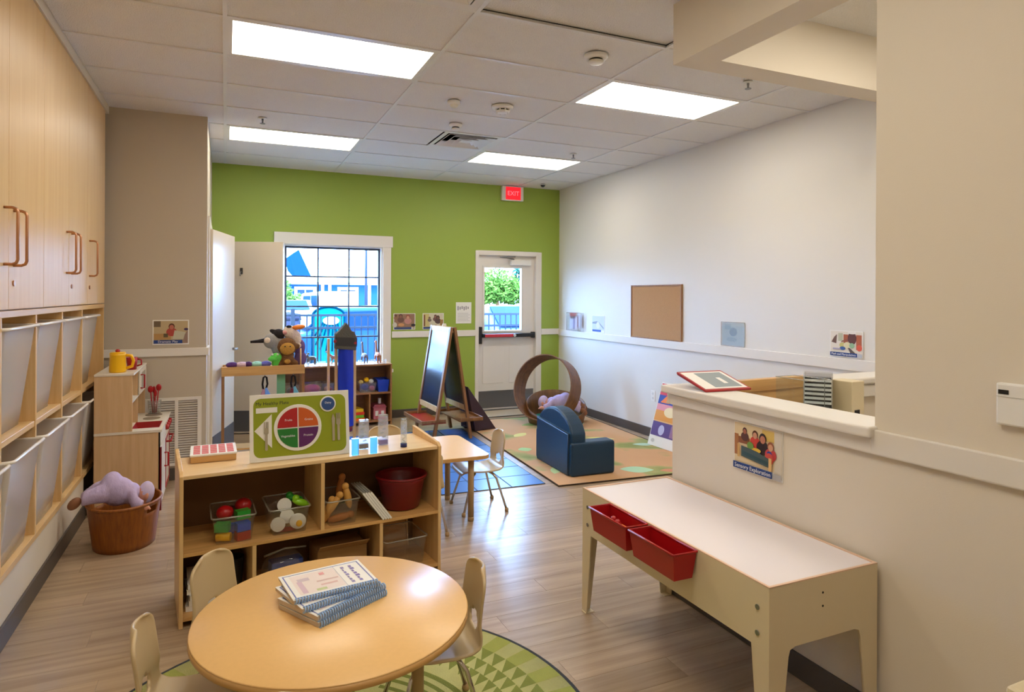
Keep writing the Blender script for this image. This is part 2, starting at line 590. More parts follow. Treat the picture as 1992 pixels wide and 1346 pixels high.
# chair rails
trim('trim_1', [(1.92, Y_F - 0.02, 1.01, 3.04, Y_F, 1.09), (4.02, Y_F - 0.02, 1.01, X_R, Y_F, 1.09)])
trim('trim_2', [(X_R - 0.02, 2.75, 0.995, X_R, Y_F - 0.02, 1.08)])
trim('trim_3', [(-0.93, YC - 0.02, 1.03, XC + 0.02, YC, 1.095), (XC, YC, 1.03, XC + 0.02, 6.33, 1.095)])
trim('trim_4', [(XH - 0.02, Y_N, 0.985, XH, 1.60, 1.07), (XH - 0.02, 1.60, 0.985, XH, 2.77, 1.04), (XH - 0.02, 2.75, 0.985, 2.34, 2.77, 1.04),
                (3.12, 2.59, 0.97, X_R, 2.61, 1.04)])
# cap of the half wall
cap = MB()
cap.prism([(XH - 0.05, 1.585), (XH + 0.17, 1.60), (XH + 0.17, 2.58), (2.34, 2.58), (2.34, 2.79), (XH - 0.05, 2.79)], 1.042, 1.082)
struct('trim_5', cap, M_trim, bevel=0.01, seg=3)
trim('trim_6', [(3.09, 2.58, 1.042, X_R, 2.79, 1.082)], bevel=0.01)
# baseboards
def baseb(name, boxes):
    trim(name, boxes, M_base, 0.003)
baseb('baseboard_back', [(XC, Y_F - 0.012, 0, 3.03, Y_F, 0.1), (4.03, Y_F - 0.012, 0, X_R, Y_F, 0.1)])
baseb('baseboard_right', [(X_R - 0.012, 2.75, 0, X_R, Y_F, 0.1)])
baseb('baseboard_left', [(-0.885, 1.6, 0, -0.873, 5.25, 0.1), (-0.93, YC - 0.012, 0, XC, YC, 0.1)])
baseb('baseboard_half', [(XH - 0.012, Y_N, 0, XH, 2.762, 0.1)])

# ---- window
wn = T('window_1', 'white framed window with glazing bars looking out on the parking lot', 'window', (0, 0, 0))
wn['kind'] = 'structure'
mb = MB().box(0.517, Y_F - 0.025, 2.145, 1.925, Y_F, 2.285)
mb.box(0.525, Y_F - 0.02, 0.60, 0.63, Y_F, 2.145).box(1.80, Y_F - 0.02, 0.60, 1.905, Y_F, 2.145)
mb.build('casing', M_trim, wn, bevel=0.004)
MB().box(0.50, Y_F - 0.06, 0.58, 1.93, Y_F + 0.03, 0.62).build('sill', M_trim, wn, bevel=0.005)
mb = MB()
for b in ((0.622, Y_F, 0.62, 0.64, Y_F + 0.15, 2.148), (1.782, Y_F, 0.62, 1.80, Y_F + 0.15, 2.148), (0.64, Y_F, 2.13, 1.782, Y_F + 0.15, 2.148), (0.64, Y_F, 0.62, 1.782, Y_F + 0.15, 0.64)):
    mb.box(*b)
mb.build('jamb', M_trim, wn)
mb = MB()
for b in ((0.642, Y_F + 0.06, 0.64, 0.665, Y_F + 0.10, 2.128), (1.757, Y_F + 0.06, 0.64, 1.78, Y_F + 0.10, 2.128), (0.665, Y_F + 0.06, 2.105, 1.757, Y_F + 0.10, 2.128), (0.665, Y_F + 0.06, 0.64, 1.757, Y_F + 0.10, 0.665)):
    mb.box(*b)
M_sash = mat('sash_grey_vinyl', (74, 80, 92), 0.5, spec=0.2)
mb.build('sash', M_sash, wn)
for x in (1.028, 1.397):
    B(x - 0.009, Y_F + 0.07, 0.665, x + 0.009, Y_F + 0.085, 2.105).build('glazing_bar', M_sash, wn)
for z in (1.03, 1.405, 1.767):
    B(0.665, Y_F + 0.071, z - 0.009, 1.757, Y_F + 0.084, z + 0.009).build('glazing_bar', M_sash, wn)
xs = (0.665, 1.022, 1.391, 1.757); zs = (0.665, 1.03, 1.405, 1.767, 2.105)
for i in range(3):
    for k in range(4):
        B(xs[i], Y_F + 0.075, zs[k], xs[i + 1], Y_F + 0.079, zs[k + 1]).build('pane', M_glass, wn)

# ---- exit door
dr = T('door_1', 'white exit door with a glass lite and red push bar', 'door', (0, 0, 0))
dr['kind'] = 'structure'
MB().box(3.04, Y_F - 0.012, 0, 3.09, Y_F + 0.15, 2.15).box(3.935, Y_F - 0.012, 0, 4.02, Y_F + 0.15, 2.15).box(3.09, Y_F - 0.012, 2.09, 3.935, Y_F + 0.15, 2.15).build('frame', M_trim, dr, bevel=0.004)
yd = Y_F + 0.05
mb = MB().box(3.092, yd, 0.012, 3.19, yd + 0.045, 2.088).box(3.735, yd, 0.012, 3.933, yd + 0.045, 2.088)
mb.box(3.19, yd, 1.925, 3.735, yd + 0.045, 2.088).box(3.19, yd, 0.012, 3.735, yd + 0.045, 1.075)
mb.build('leaf', M_trim, dr)
for b in ((3.17, 3.47), (3.56, 3.86)):
    MB().box(b[0], yd - 0.006, 0.36, b[1], yd, 0.86).build('raised_panel', M_trim, dr, bevel=0.005)
MB().box(3.165, yd - 0.012, 1.05, 3.19, yd + 0.01, 1.95).box(3.735, yd - 0.012, 1.05, 3.76, yd + 0.01, 1.95).box(3.19, yd - 0.012, 1.925, 3.735, yd + 0.01, 1.95).box(3.19, yd - 0.012, 1.05, 3.735, yd + 0.01, 1.075).build('lite_frame', M_trim, dr)
B(3.19, yd + 0.018, 1.075, 3.735, yd + 0.024, 1.925).build('pane', M_glass, dr)
B(3.10, yd - 0.004, 0.03, 3.925, yd, 0.26).build('kick_plate', M_steel, dr)
pb = MB().box(3.14, yd - 0.085, 0.985, 3.90, yd - 0.03, 1.035).build('push_bar', M_black, dr, bevel=0.006)
B(3.17, yd - 0.092, 0.99, 3.58, yd - 0.085, 1.03).build('push_pad', mat('push_pad_red', (206, 52, 62), 0.4), pb, bevel=0.002)
MB().cyl((3.60, yd - 0.1, 1.01), (3.60, yd - 0.085, 1.01), 0.02).build('lock_cylinder', M_chrome, pb)
MB().box(3.095, yd - 0.06, 0.90, 3.14, yd, 1.13).box(3.88, yd - 0.06, 0.97, 3.925, yd, 1.05).build('end_bracket', M_black, dr, bevel=0.006)
clo = B(3.56, yd - 0.06, 1.965, 3.86, yd, 2.035).build('door_closer', M_white, dr, bevel=0.005)
MB().tube([(3.60, yd - 0.05, 2.045), (3.35, yd - 0.16, 2.06), (3.62, yd - 0.05, 2.08)], 0.01).build('closer_arm', M_steel, clo)
B(3.09, Y_F - 0.01, 0, 3.935, Y_F + 0.15, 0.012).build('threshold', M_steel, dr)

# ---- closet double doors
def leaf(name, label, hinge, rz):
    t = T(name, label, 'door', hinge, rz)
    t['kind'] = 'structure'
    B(0, -0.022, 0.012, 0.75, 0.022, 2.13).build('leaf', M_doorp, t, bevel=0.003)
    MB().box(0.01, -0.0255, 0.03, 0.74, -0.022, 0.26).box(0.01, 0.022, 0.03, 0.74, 0.0255, 0.26).build('kick_plate', M_kick, t)
    mb = MB()
    for s in (-1, 1):
        mb.cyl((0.69, s * 0.022, 1.0), (0.69, s * 0.07, 1.0), 0.012).cyl((0.69, s * 0.06, 1.0), (0.58, s * 0.065, 1.0), 0.009)
    mb.build('door_handle', M_steel, t)
    return t
M_doorp = mat('closet_door_paint', (222, 208, 186), 0.22)
d2 = leaf('door_2', 'pale closet door leaf standing ajar beside the corner', (XC + 0.02, 6.425, 0), 75.5)
d3 = leaf('door_3', 'beige closet door leaf swung wide open before the window', (XC + 0.03, 7.885, 0), -19.5)
hk = MB().tube([(0.30, -0.022, 1.80), (0.30, -0.06, 1.79), (0.30, -0.07, 1.77), (0.30, -0.06, 1.75)], 0.005).box(0.285, -0.026, 1.77, 0.315, -0.022, 1.84).build('coat_hook', M_steel, d3)
trim('trim_7', [(XC - 0.13, 6.33, 0, XC + 0.018, 6.42, 2.24), (XC - 0.13, 7.905, 0, XC + 0.018, 7.99, 2.24), (XC - 0.13, 6.42, 2.15, XC + 0.018, 7.905, 2.24)])

# ------------------------------------------------------------------ ceiling fixtures
lab = ['recessed ceiling light panel nearest the wall cabinets', 'recessed ceiling light panel between the corner and the green wall', 'recessed ceiling light panel beside the right wall, nearer one',
       'recessed ceiling light panel near the exit sign', 'recessed ceiling light panel above the round table', 'recessed ceiling light panel above the changing alcove', 'recessed ceiling light panel behind the camera']
for (i, j), l in zip(lights, lab):
    x0, x1, y0, y1 = GX[i], GX[i + 1], GY[j], GY[j + 1]
    t = T('ceiling_light', l, 'ceiling light', ((x0 + x1) / 2, (y0 + y1) / 2, CEIL), group='ceiling light panels')
    a, b = (x1 - x0) / 2 - 0.012, (y1 - y0) / 2 - 0.012
    mb = MB().box(-a, -b, -0.001, a, -b + 0.028, 0.03).box(-a, b - 0.028, -0.001, a, b, 0.03).box(-a, -b + 0.028, -0.001, -a + 0.028, b - 0.028, 0.03).box(a - 0.028, -b + 0.028, -0.001, a, b - 0.028, 0.03)
    mb.build('frame', M_grid, t)
    B(-a + 0.028, -b + 0.028, 0.004, a - 0.028, b - 0.028, 0.012).build('diffuser', M_pane, t)

def diffuser(x0, y0, label):
    t = T('air_vent', label, 'air vent', (x0 + 0.305, y0 + 0.305, CEIL), group='ceiling air vents')
    a = 0.292
    def ring(r0, r1, z0, z1):
        mb = MB()
        v = []
        for r, z in ((r0, z0), (r1, z1)):
            v += [(-r, -r, z), (r, -r, z), (r, r, z), (-r, r, z)]
        mb.add(v, [(i, (i + 1) % 4, 4 + (i + 1) % 4, 4 + i) for i in range(4)])
        return mb
    MB().box(-a, -a, 0.06, a, a, 0.065).build('plenum', M_dark, t)
    ring(a, a - 0.045, -0.001, 0.004).build('frame', M_grid, t, solid=0.004)
    for k, r in enumerate((0.235, 0.17, 0.105)):
        ring(r, r - 0.055, -0.004, 0.035).build('vane', M_grid, t, solid=0.003)
    B(-0.05, -0.05, 0.0, 0.05, 0.05, 0.004).build('center_plate', M_grid, t)
diffuser(1.819, GY[14], 'square white ceiling air vent in front of the exit sign light')
diffuser(0.60, GY[9], 'square white ceiling air vent cut off by the top of the picture')

def smoke(x, y, label, strobe=False, s=1.0):
    t = T('smoke_detector', label, 'smoke detector', (x, y, CEIL - 0.003), group='ceiling detectors')
    MB().lathe([(0.075 * s, 0), (0.075 * s, -0.012), (0.066 * s, -0.022), (0.05 * s, -0.026)]).build('base', M_white, t)
    MB().lathe([(0.042 * s, -0.026), (0.04 * s, -0.036)]).build('sensor_gap', M_black, t)
    MB().lathe([(0.048 * s, -0.036), (0.042 * s, -0.05), (0.02 * s, -0.054), (0.0, -0.055)]).build('cap', M_white, t)
    if strobe:
        mb = MB()
        for k in range(8):
            a = k * PI / 4
            mb.cyl((0.058 * math.cos(a), 0.058 * math.sin(a), -0.02), (0.045 * math.cos(a), 0.045 * math.sin(a), -0.055), 0.006, n=6)
        mb.build('guard', M_white, t)
smoke(2.096, 3.47, 'round white smoke detector near the soffit')
smoke(1.994, 4.71, 'round white smoke detector with a ribbed guard, mid ceiling', True, 1.15)
smoke(1.83, 5.37, 'small dark-bodied ceiling detector just before the air vent', s=0.75)
t = T('motion_sensor', 'small white motion sensor on the ceiling beside the ribbed detector', 'sensor', (1.60, 4.74, CEIL - 0.003))
MB().lathe([(0.05, 0), (0.05, -0.02), (0.04, -0.03)]).build('base', M_white, t)
MB().ell((0, 0, -0.03), (0.032, 0.032, 0.025)).build('lens', mat('sensor_lens', (225, 220, 200), 0.3), t)
def sprinkler(x, y, label):
    t = T('sprinkler_head', label, 'sprinkler', (x, y, CEIL - 0.003), group='sprinkler heads')
    MB().lathe([(0.035, 0), (0.032, -0.006), (0.014, -0.008)]).build('escutcheon', M_white, t)
    MB().cyl((0, 0, -0.008), (0, 0, -0.045), 0.009, 0.006).build('nozzle', M_steel, t)
    MB().lathe([(0.022, -0.045), (0.022, -0.048)]).build('deflector', M_steel, t)
sprinkler(0.281, 5.87, 'sprinkler head over the panel light beside the corner')
sprinkler(3.317, 3.46, 'sprinkler head near the soffit and right wall')
sprinkler(3.331, 5.96, 'sprinkler head beside the light nearest the exit sign')
t = T('security_camera', 'tiny black dome camera on the ceiling beside the exit sign', 'camera', (3.875, 7.76, CEIL - 0.003))
MB().lathe([(0.045, 0), (0.045, -0.006), (0.036, -0.008)]).build('ring', M_white, t)
MB().ell((0, 0, -0.006), 0.032).build('dome', M_black, t)
# exit sign
t = T('exit_sign', 'lit red exit sign in a white box on the green wall', 'exit sign', (3.40, Y_F - 0.06, 2.835))
B(0, 0, 0, 0.315, 0.06, 0.195).build('housing', M_white, t, bevel=0.006)
B(0.05, -0.004, 0.012, 0.27, 0, 0.183).build('face', mat('exit_face_red', (200, 20, 30), 0.5, emit=(255, 30, 45), estr=0.75), t)
text(t, 'EXIT', 0.085, 0.16, -0.0045, 0.095, mat('exit_letters', (255, 120, 130), 0.5, emit=(255, 110, 120), estr=1.0), ext=0.001)

# ------------------------------------------------------------------ wall cabinets on the left
XF = -0.87
def cabinet(label, doors, y0, y1):
    t = T('wall_cabinet', label, 'cabinet', (XF, y0, 1.467), group='upper wall cabinets')
    L = y1 - y0; H = 2.985 - 1.467
    MB().box(-0.39, 0, 0, -0.02, L, H).build('body', M_maple, t)
    for (a, b, side) in doors:
        a -= y0; b -= y0
        d = B(-0.019, a + 0.002, 0.004, 0, b - 0.002, H - 0.003).build('door', M_cabdoor, t, bevel=0.0015, seg=1)
        hy = a + 0.07 if side == 'n' else b - 0.07
        z0, z1, o = 0.20, 0.445, 0.05
        pts = [(0, hy, z0), (o - 0.02, hy, z0), (o - 0.006, hy, z0 + 0.006), (o, hy, z0 + 0.02), (o, hy, z1 - 0.02), (o - 0.006, hy, z1 - 0.006), (o - 0.02, hy, z1), (0, hy, z1)]
        MB().tube(pts, 0.0065).build('handle', M_copper, d)
        if side == 'n':
            MB().cyl((0, hy, 0.12), (0.006, hy, 0.12), 0.013).build('lock', M_copper, d)
cabinet('maple wall cabinet with two doors at the left picture edge', [(2.89, 3.49, 'f'), (3.49, 4.09, 'n')], 2.89, 4.09)
cabinet('maple wall cabinet with two doors, middle of the row', [(4.09, 4.685, 'f'), (4.685, 5.26, 'n')], 4.09, 5.26)
cabinet('maple wall cabinet with one door, next to the corner', [(5.26, 5.955, 'n')], 5.26, 5.955)

# cubby unit under the cabinets
cub = T('cubby_shelf', 'maple cubby unit in two rows under the wall cabinets', 'shelf', (XF, 2.80, 0.30))
D = 0.38
B(-D, 0, 0, 0, 3.155, 0.032).build('bottom_panel', M_mapley, cub, bevel=0.002)
B(-D, 0, 1.135, 0, 3.155, 1.165).build('top_panel', M_mapley, cub, bevel=0.002)
B(-D, 0, 0.032, -D + 0.012, 3.155, 1.135).build('back_panel', M_mapley, cub)
DV = [2.82, 3.392, 3.955, 4.525, 5.098, 5.93]
for yv in DV:
    B(-D + 0.012, yv - 0.012 - 2.80, 0.032, 0, yv + 0.012 - 2.80, 1.135).build('divider', M_maple, cub, bevel=0.002)
for k in range(5):
    B(-D + 0.012, DV[k] + 0.012 - 2.80, 0.575, -0.004, DV[k + 1] - 0.012 - 2.80, 0.603).build('shelf_board', M_mapley, cub, bevel=0.002)

def make_bin():
    t = T('storage_bin', '', 'bin', (0, 0, 0), group='frosted bins in the cubby unit')
    # local: origin at bottom centre, +x out of the cubby
    def shell(h, wt, wb, xt0, xt1, xb0, xb1):
        mb = MB()
        rings = []
        for k in range(6):
            f = k / 5
            z = h * f; wd = wb + (wt - wb) * f; a = xb0 + (xt0 - xb0) * f; b = xb1 + (xt1 - xb1) * f
            rings.append([(x, y, z) for x, y in rrect(a, -wd, b, wd, 0.03, 4)])
        n = len(rings[0])
        v = [p for r_ in rings for p in r_]
        f = [(k * n + i, k * n + (i + 1) % n, (k + 1) * n + (i + 1) % n, (k + 1) * n + i) for k in range(5) for i in range(n)]
        mb.add(v, f, 0, True)
        mb.add(rings[0], [tuple(range(n))[::-1]])
        return mb
    shell(0.48, 0.258, 0.215, -0.30, 0.0, -0.27, -0.055).build('body', M_frost, t)
    rim = [(x, y, 0.48) for x, y in rrect(-0.31, -0.268, 0.012, 0.268, 0.03, 4)]
    MB().tube(rim, 0.008, 8, closed=True).build('rim', M_frostr, t)
    return t
M_frostr = mat('bin_rim', (238, 232, 222), 0.25)
bp = make_bin()
def setbin(o, row, yb, label):
    o.location = (XF + (0.005 if row else 0.028), yb, 0.905 if row else 0.334)
    o['label'] = label
names = ['at the left picture edge', 'second from the left edge', 'third from the left edge', 'nearest the corner']
first = True
ctr = [0.5 * (DV[k] + DV[k + 1]) for k in range(1, 4)] + [5.098 + 0.012 + 0.285]
for row in (1, 0):
    for k in range(4):
        l = 'frosted plastic bin in the %s cubby row, %s' % ('upper' if row else 'lower', names[k])
        if first:
            o = bp; first = False
        else:
            o = dup(bp, (0, 0, 0), 0, l)
        setbin(o, row, ctr[k], l)
o = dup(bp, (0, 0, 0), 0, '')
setbin(o, 0, 0.5 * (DV[0] + DV[1]), 'frosted plastic bin cut off by the left picture edge, lower row')

# ------------------------------------------------------------------ on the projecting corner
t = T('return_air_grille', 'white return air grille with two grey louvre panels low on the corner wall', 'grille', (-0.60, YC - 0.001, 0.12))
mb = MB().box(0, -0.015, 0, 0.42, 0, 0.025).box(0, -0.015, 0.54, 0.42, 0, 0.565).box(0, -0.015, 0.025, 0.03, 0, 0.54).box(0.39, -0.015, 0.025, 0.42, 0, 0.54).box(0.22, -0.015, 0.025, 0.245, 0, 0.54)
mb.build('frame', M_trim, t)
lm = mat('louvre_grey', (196, 188, 176), 0.5)
sl = None
for a, b in ((0.03, 0.22), (0.245, 0.39)):
    for k in range(26):
        z = 0.03 + k * 0.0197
        MB().frus([(a, -0.011, z), (b, -0.011, z), (b, -0.002, z + 0.012), (a, -0.002, z + 0.012)],
                  [(a, -0.011, z + 0.0012), (b, -0.011, z + 0.0012), (b, -0.002, z + 0.0132), (a, -0.002, z + 0.0132)]).build('slat', lm, t)
B(0.03, -0.002, 0.025, 0.39, 0, 0.54).build('backing', pm(150, 140, 126), t)

NAVY = (32, 62, 128)
W_ = pm(236, 236, 240)
def heads(l):
    s = []
    for (x, z, r, hair, skin, body) in l:
        s.append((disc(x, z - r * 2.1, r * 1.5, r * 1.7), body))
        s.append((disc(x, z + r * 0.15, r * 0.85, r * 1.25), hair))
        s.append((disc(x, z - r * 0.15, r * 0.62, r * 0.95), skin))
    return s
p_col = [(rect(0.03, 0.05, 0.97, 0.96), (190, 168, 128)), (rect(0.03, 0.72, 0.22, 0.95), (110, 92, 70)), (rect(0.03, 0.2, 0.5, 0.45), (182, 140, 84))] + \
        heads([(0.52, 0.72, 0.1, (96, 58, 40), (190, 110, 90), (176, 70, 60))]) + \
        [([(0.55, 0.22), (0.98, 0.22), (0.9, 0.5), (0.6, 0.58)], (196, 192, 168)), (rect(0.3, 0.3, 0.42, 0.45), (96, 80, 48)), (disc(0.92, 0.62, 0.06, 0.05), (66, 44, 84)),
         ([(0.82, 0.06), (0.97, 0.06), (0.97, 0.6), (0.88, 0.4)], (150, 124, 110)), (rect(0.03, 0.05, 0.82, 0.19), NAVY)]
poster('photo_poster', 'photo poster with a dark blue title strip on the corner wall above the play kitchen', (-0.546, YC - 0.001, 1.125), 0, 0.268, 0.205, p_col, 'photo posters',
       txt=[('Dramatic Play', 0.026, 0.42, 0.12, W_)])

# ------------------------------------------------------------------ play kitchen
k = T('play_kitchen', 'wooden toy kitchen with red sink and hutch against the corner wall', 'toy kitchen', (-0.825, 5.24, 0))
M_kw = mat('kitchen_white', (228, 218, 200), 0.4)
W = 0.405; L = 0.80
MB().box(0, 0, 0, W, 0.016, 0.56).build('side_panel', M_kit, k, bevel=0.002)
MB().box(0, L - 0.016, 0, W, L, 0.56).build('side_panel', M_kit, k, bevel=0.002)
MB().box(0, 0.016, 0.03, 0.012, L - 0.016, 0.56).build('back_panel', M_kit, k)
B(0.012, 0.016, 0.03, W - 0.01, L - 0.016, 0.045).build('floor_panel', M_kit, k)
# worktop with a sink hole
mb = MB().box(0, -0.004, 0.56, 0.215, L, 0.577).box(0.215, -0.004, 0.56, 0.415, 0.10, 0.577).box(0.215, 0.36, 0.56, 0.415, L, 0.577).box(0.39, 0.10, 0.56, 0.415, 0.36, 0.577)
mb.build('worktop', M_kw, k)
mb = MB()
mb.frus([(0.235, 0.12, 0.50), (0.375, 0.12, 0.50), (0.375, 0.34, 0.50), (0.235, 0.34, 0.50)], [(0.215, 0.10, 0.5775), (0.39, 0.10, 0.5775), (0.39, 0.36, 0.5775), (0.215, 0.36, 0.5775)])
sk = MB(); sk.v = mb.v; sk.f = [f for i, f in enumerate(mb.f) if i != 1]; sk.m = [0] * 5; sk.sm = [False] * 5
sk.build('sink', M_red, k, solid=0.004)
for yy in (0.50, 0.66):
    MB().cyl((0.305, yy, 0.577), (0.305, yy, 0.580), 0.06, n=24).build('burner', mat('burner_grey', (140, 124, 100), 0.5), k)
# hutch
MB().box(0, 0, 0.577, 0.23, 0.016, 0.97).build('hutch_side', M_kit, k, bevel=0.002)
MB().box(0, L - 0.016, 0.577, 0.23, L, 0.97).build('hutch_side', M_kit, k, bevel=0.002)
B(0, -0.004, 0.97, 0.24, L, 0.985).build('hutch_top', M_kw, k, bevel=0.002)
B(0, 0.016, 0.577, 0.012, L - 0.016, 0.97).build('hutch_back', M_kit, k)
B(0.012, 0.016, 0.77, 0.227, L - 0.016, 0.782).build('hutch_shelf', M_kw, k)
B(0.012, 0.36, 0.577, 0.225, 0.372, 0.97).build('hutch_divider', M_kit, k)
mw = B(0.227, 0.375, 0.785, 0.239, L - 0.018, 0.965).build('microwave_door', M_kw, k, bevel=0.002)
B(0.239, 0.45, 0.81, 0.241, 0.70, 0.94).build('microwave_window', M_clear, mw)
MB().tube([(0.237, 0.40, 0.83), (0.265, 0.40, 0.83), (0.265, 0.40, 0.93), (0.237, 0.40, 0.93)], 0.006).build('microwave_handle', M_red, mw)
# front
B(W - 0.012, 0.0, 0.45, W, L, 0.56).build('control_panel', M_kw, k)
for yy in (0.46, 0.56, 0.66, 0.75):
    MB().cyl((W, yy, 0.51), (W + 0.022, yy, 0.51), 0.022, 0.018).build('knob', M_red, k)
cdoor = B(W - 0.012, 0.018, 0.035, W + 0.002, 0.385, 0.445).build('cupboard_door', M_kw, k, bevel=0.002)
MB().box(W - 0.011, 0.0, 0.0, W + 0.008, 0.022, 0.45).build('red_edge', M_redd, k)
MB().tube([(W, 0.33, 0.24), (W + 0.028, 0.33, 0.24), (W + 0.028, 0.33, 0.34), (W, 0.33, 0.34)], 0.007).build('handle', M_red, cdoor)
od = B(W - 0.012, 0.395, 0.035, W + 0.002, L - 0.018, 0.445).build('oven_door', M_kw, k, bevel=0.002)
mb = MB().box(W + 0.002, 0.41, 0.05, W + 0.006, 0.43, 0.43).box(W + 0.002, 0.75, 0.05, W + 0.006, 0.77, 0.43)
mb.box(W + 0.002, 0.43, 0.05, W + 0.006, 0.75, 0.07).box(W + 0.002, 0.43, 0.41, W + 0.006, 0.75, 0.43)
mb.build('red_trim', M_red, od)
MB().tube([(W + 0.004, 0.45, 0.40), (W + 0.035, 0.45, 0.40), (W + 0.035, 0.73, 0.40), (W + 0.004, 0.73, 0.40)], 0.007).build('oven_handle', M_red, od)

t = T('toy_pitcher', 'yellow toy pitcher with a red lid on the toy kitchen hutch', 'pitcher', (-0.70, 5.36, 0.985))
MB().lathe([(0.052, 0), (0.054, 0.01), (0.050, 0.12), (0.052, 0.135)]).build('body', M_yellow, t)
MB().tube([(0.045, 0, 0.12), (0.085, 0, 0.115), (0.098, 0, 0.08), (0.09, 0, 0.04), (0.046, 0, 0.025)], 0.011).build('handle', M_yellow, t)
lid = MB().lathe([(0.051, 0.135), (0.048, 0.142), (0.0, 0.145)]).build('lid', M_yellow, t)
MB().ell((0, 0, 0.152), (0.016, 0.016, 0.013)).build('knob', M_red, lid)
t = T('toy_cup', 'red toy cup behind the yellow pitcher', 'cup', (-0.63, 5.52, 0.985))
MB().lathe([(0.0, 0.004), (0.03, 0.0), (0.038, 0.09), (0.035, 0.09), (0.028, 0.006)]).build('body', M_red, t)
MB().tube([(0.036, 0, 0.075), (0.06, 0, 0.07), (0.062, 0, 0.035), (0.033, 0, 0.025)], 0.006).build('handle', M_red, t)
t = T('utensil_caddy', 'clear caddy with red toy utensils at the back of the toy worktop', 'utensils', (-0.52, 5.955, 0.577))
MB().lathe([(0.0, 0.003), (0.045, 0.0), (0.05, 0.11), (0.048, 0.11), (0.042, 0.006)]).build('cup', M_clear, t)
mb = MB()
for a, l, hd in ((0.2, 0.21, 1), (1.8, 0.19, 0), (3.4, 0.2, 1), (5.0, 0.17, 0)):
    dx, dy = 0.028 * math.cos(a), 0.028 * math.sin(a)
    u = MB().cyl((dx * 0.4, dy * 0.4, 0.008), (dx, dy, l - 0.02), 0.005, n=8)
    u.ell((dx * 1.05, dy * 1.05, l), (0.02, 0.008, 0.028) if hd else (0.012, 0.006, 0.03))
    u.build('utensil', M_red, t)

# ------------------------------------------------------------------ laundry basket with doll
t = T('laundry_basket', 'oval brown basket with cut-out grips on the floor before the toy kitchen', 'basket', (-0.565, 4.64, 0), 0)
n = 48
mb = MB(); rings = []
for f in [0, 0.12, 0.25, 0.4, 0.55, 0.7, 0.78, 0.86, 0.93, 1.0]:
    z = 0.004 + 0.266 * f; a = 0.165 + 0.032 * f; b = 0.195 + 0.042 * f
    rings.append([(a * math.cos(2 * PI * i / n), b * math.sin(2 * PI * i / n), z) for i in range(n)])
v = [p for r_ in rings for p in r_]
fs = []
for kk in range(9):
    for i in range(n):
        ang = 2 * PI * (i + 0.5) / n
        if kk in (6, 7) and any(abs((ang - g + PI) % (2 * PI) - PI) < 0.17 for g in (-0.55, -0.55 + PI)):
            continue
        j = (i + 1) % n
        fs.append((kk * n + i, kk * n + j, (kk + 1) * n + j, (kk + 1) * n + i))
mb.add(v, fs, 0, True)
mb.add(rings[0], [tuple(range(n))[::-1]])
mb.build('body', M_wicker, t, solid=0.006)
MB().tube([(0.199 * math.cos(2 * PI * i / 40), 0.239 * math.sin(2 * PI * i / 40), 0.27) for i in range(40)], 0.009, 8, closed=True).build('rim', M_wicker, t)

def doll(name, label, loc, rz, s=1.0, rx=0, ry=0):
    """doll lying face down along local x: legs toward -x, head toward +x"""
    t = T(name, label, 'doll', loc, rz, 'soft dolls', rx, ry)
    mb = MB()
    mb.ell((0.0, 0, 0.05), (0.11 * s, 0.075 * s, 0.06 * s)).ell((-0.05 * s, 0, 0.065), (0.075 * s, 0.08 * s, 0.062 * s)).ell((0.09 * s, 0, 0.045), (0.06 * s, 0.07 * s, 0.045 * s))
    for sg in (-1, 1):
        mb.tube([(-0.07 * s, sg * 0.04 * s, 0.05), (-0.14 * s, sg * 0.055 * s, 0.04), (-0.21 * s, sg * 0.06 * s, 0.015 - 0.01 * sg)], [0.045 * s, 0.036 * s, 0.03 * s], 10)
        mb.tube([(0.09 * s, sg * 0.05 * s, 0.05), (0.12 * s, sg * 0.10 * s, 0.03), (0.17 * s, sg * 0.115 * s, 0.02)], [0.03 * s, 0.028 * s, 0.026 * s], 10)
    mb.build('body', M_lilac, t, remesh=0.008)
    for sg in (-1, 1):
        MB().ell((-0.245 * s, sg * 0.062 * s, 0.0 - 0.01 * sg), (0.04 * s, 0.02 * s, 0.024 * s), (0, -20, 0)).build('foot', M_shoe, t)
        mb = MB().ell((0.19 * s, sg * 0.118 * s, 0.02), (0.028 * s, 0.02 * s, 0.014 * s))
        for q in range(4):
            mb.tube([(0.205 * s, sg * 0.118 * s + (q - 1.5) * 0.009 * s, 0.02), (0.228 * s, sg * 0.118 * s + (q - 1.5) * 0.011 * s, 0.014)], 0.0048 * s, 6)
        mb.tube([(0.185 * s, sg * 0.105 * s, 0.02), (0.2 * s, sg * 0.09 * s, 0.016)], 0.005 * s, 6)
        mb.build('hand', M_skin, t, remesh=0.004)
    hd = MB().ell((0.175 * s, 0, 0.045), (0.055 * s, 0.05 * s, 0.05 * s)).ell((0.19 * s, 0.052 * s, 0.045), (0.012 * s, 0.006 * s, 0.014 * s)).ell((0.19 * s, -0.052 * s, 0.045), (0.012 * s, 0.006 * s, 0.014 * s)).ell((0.185 * s, 0, 0.0), (0.008 * s, 0.007 * s, 0.012 * s)).build('head', M_skin, t, remesh=0.005)
    for sg in (-1, 1):
        MB().ell((0.195 * s, sg * 0.018 * s, 0.002), 0.005 * s, nu=8, nv=6).build('eye', M_black, hd)
    MB().ell((0.182 * s, 0, 0.05), (0.056 * s, 0.051 * s, 0.049 * s), (0, 12, 0)).build('hair', mat('doll_hood', (206, 190, 218), 0.9, bump=0.4, bscale=60), hd)
    return t
doll('soft_doll', 'doll in lilac pyjamas lying over the rim of the oval brown basket', (-0.612, 4.575, 0.255), 6, 0.84, ry=12).scale = (1, 1.2, 1.75)

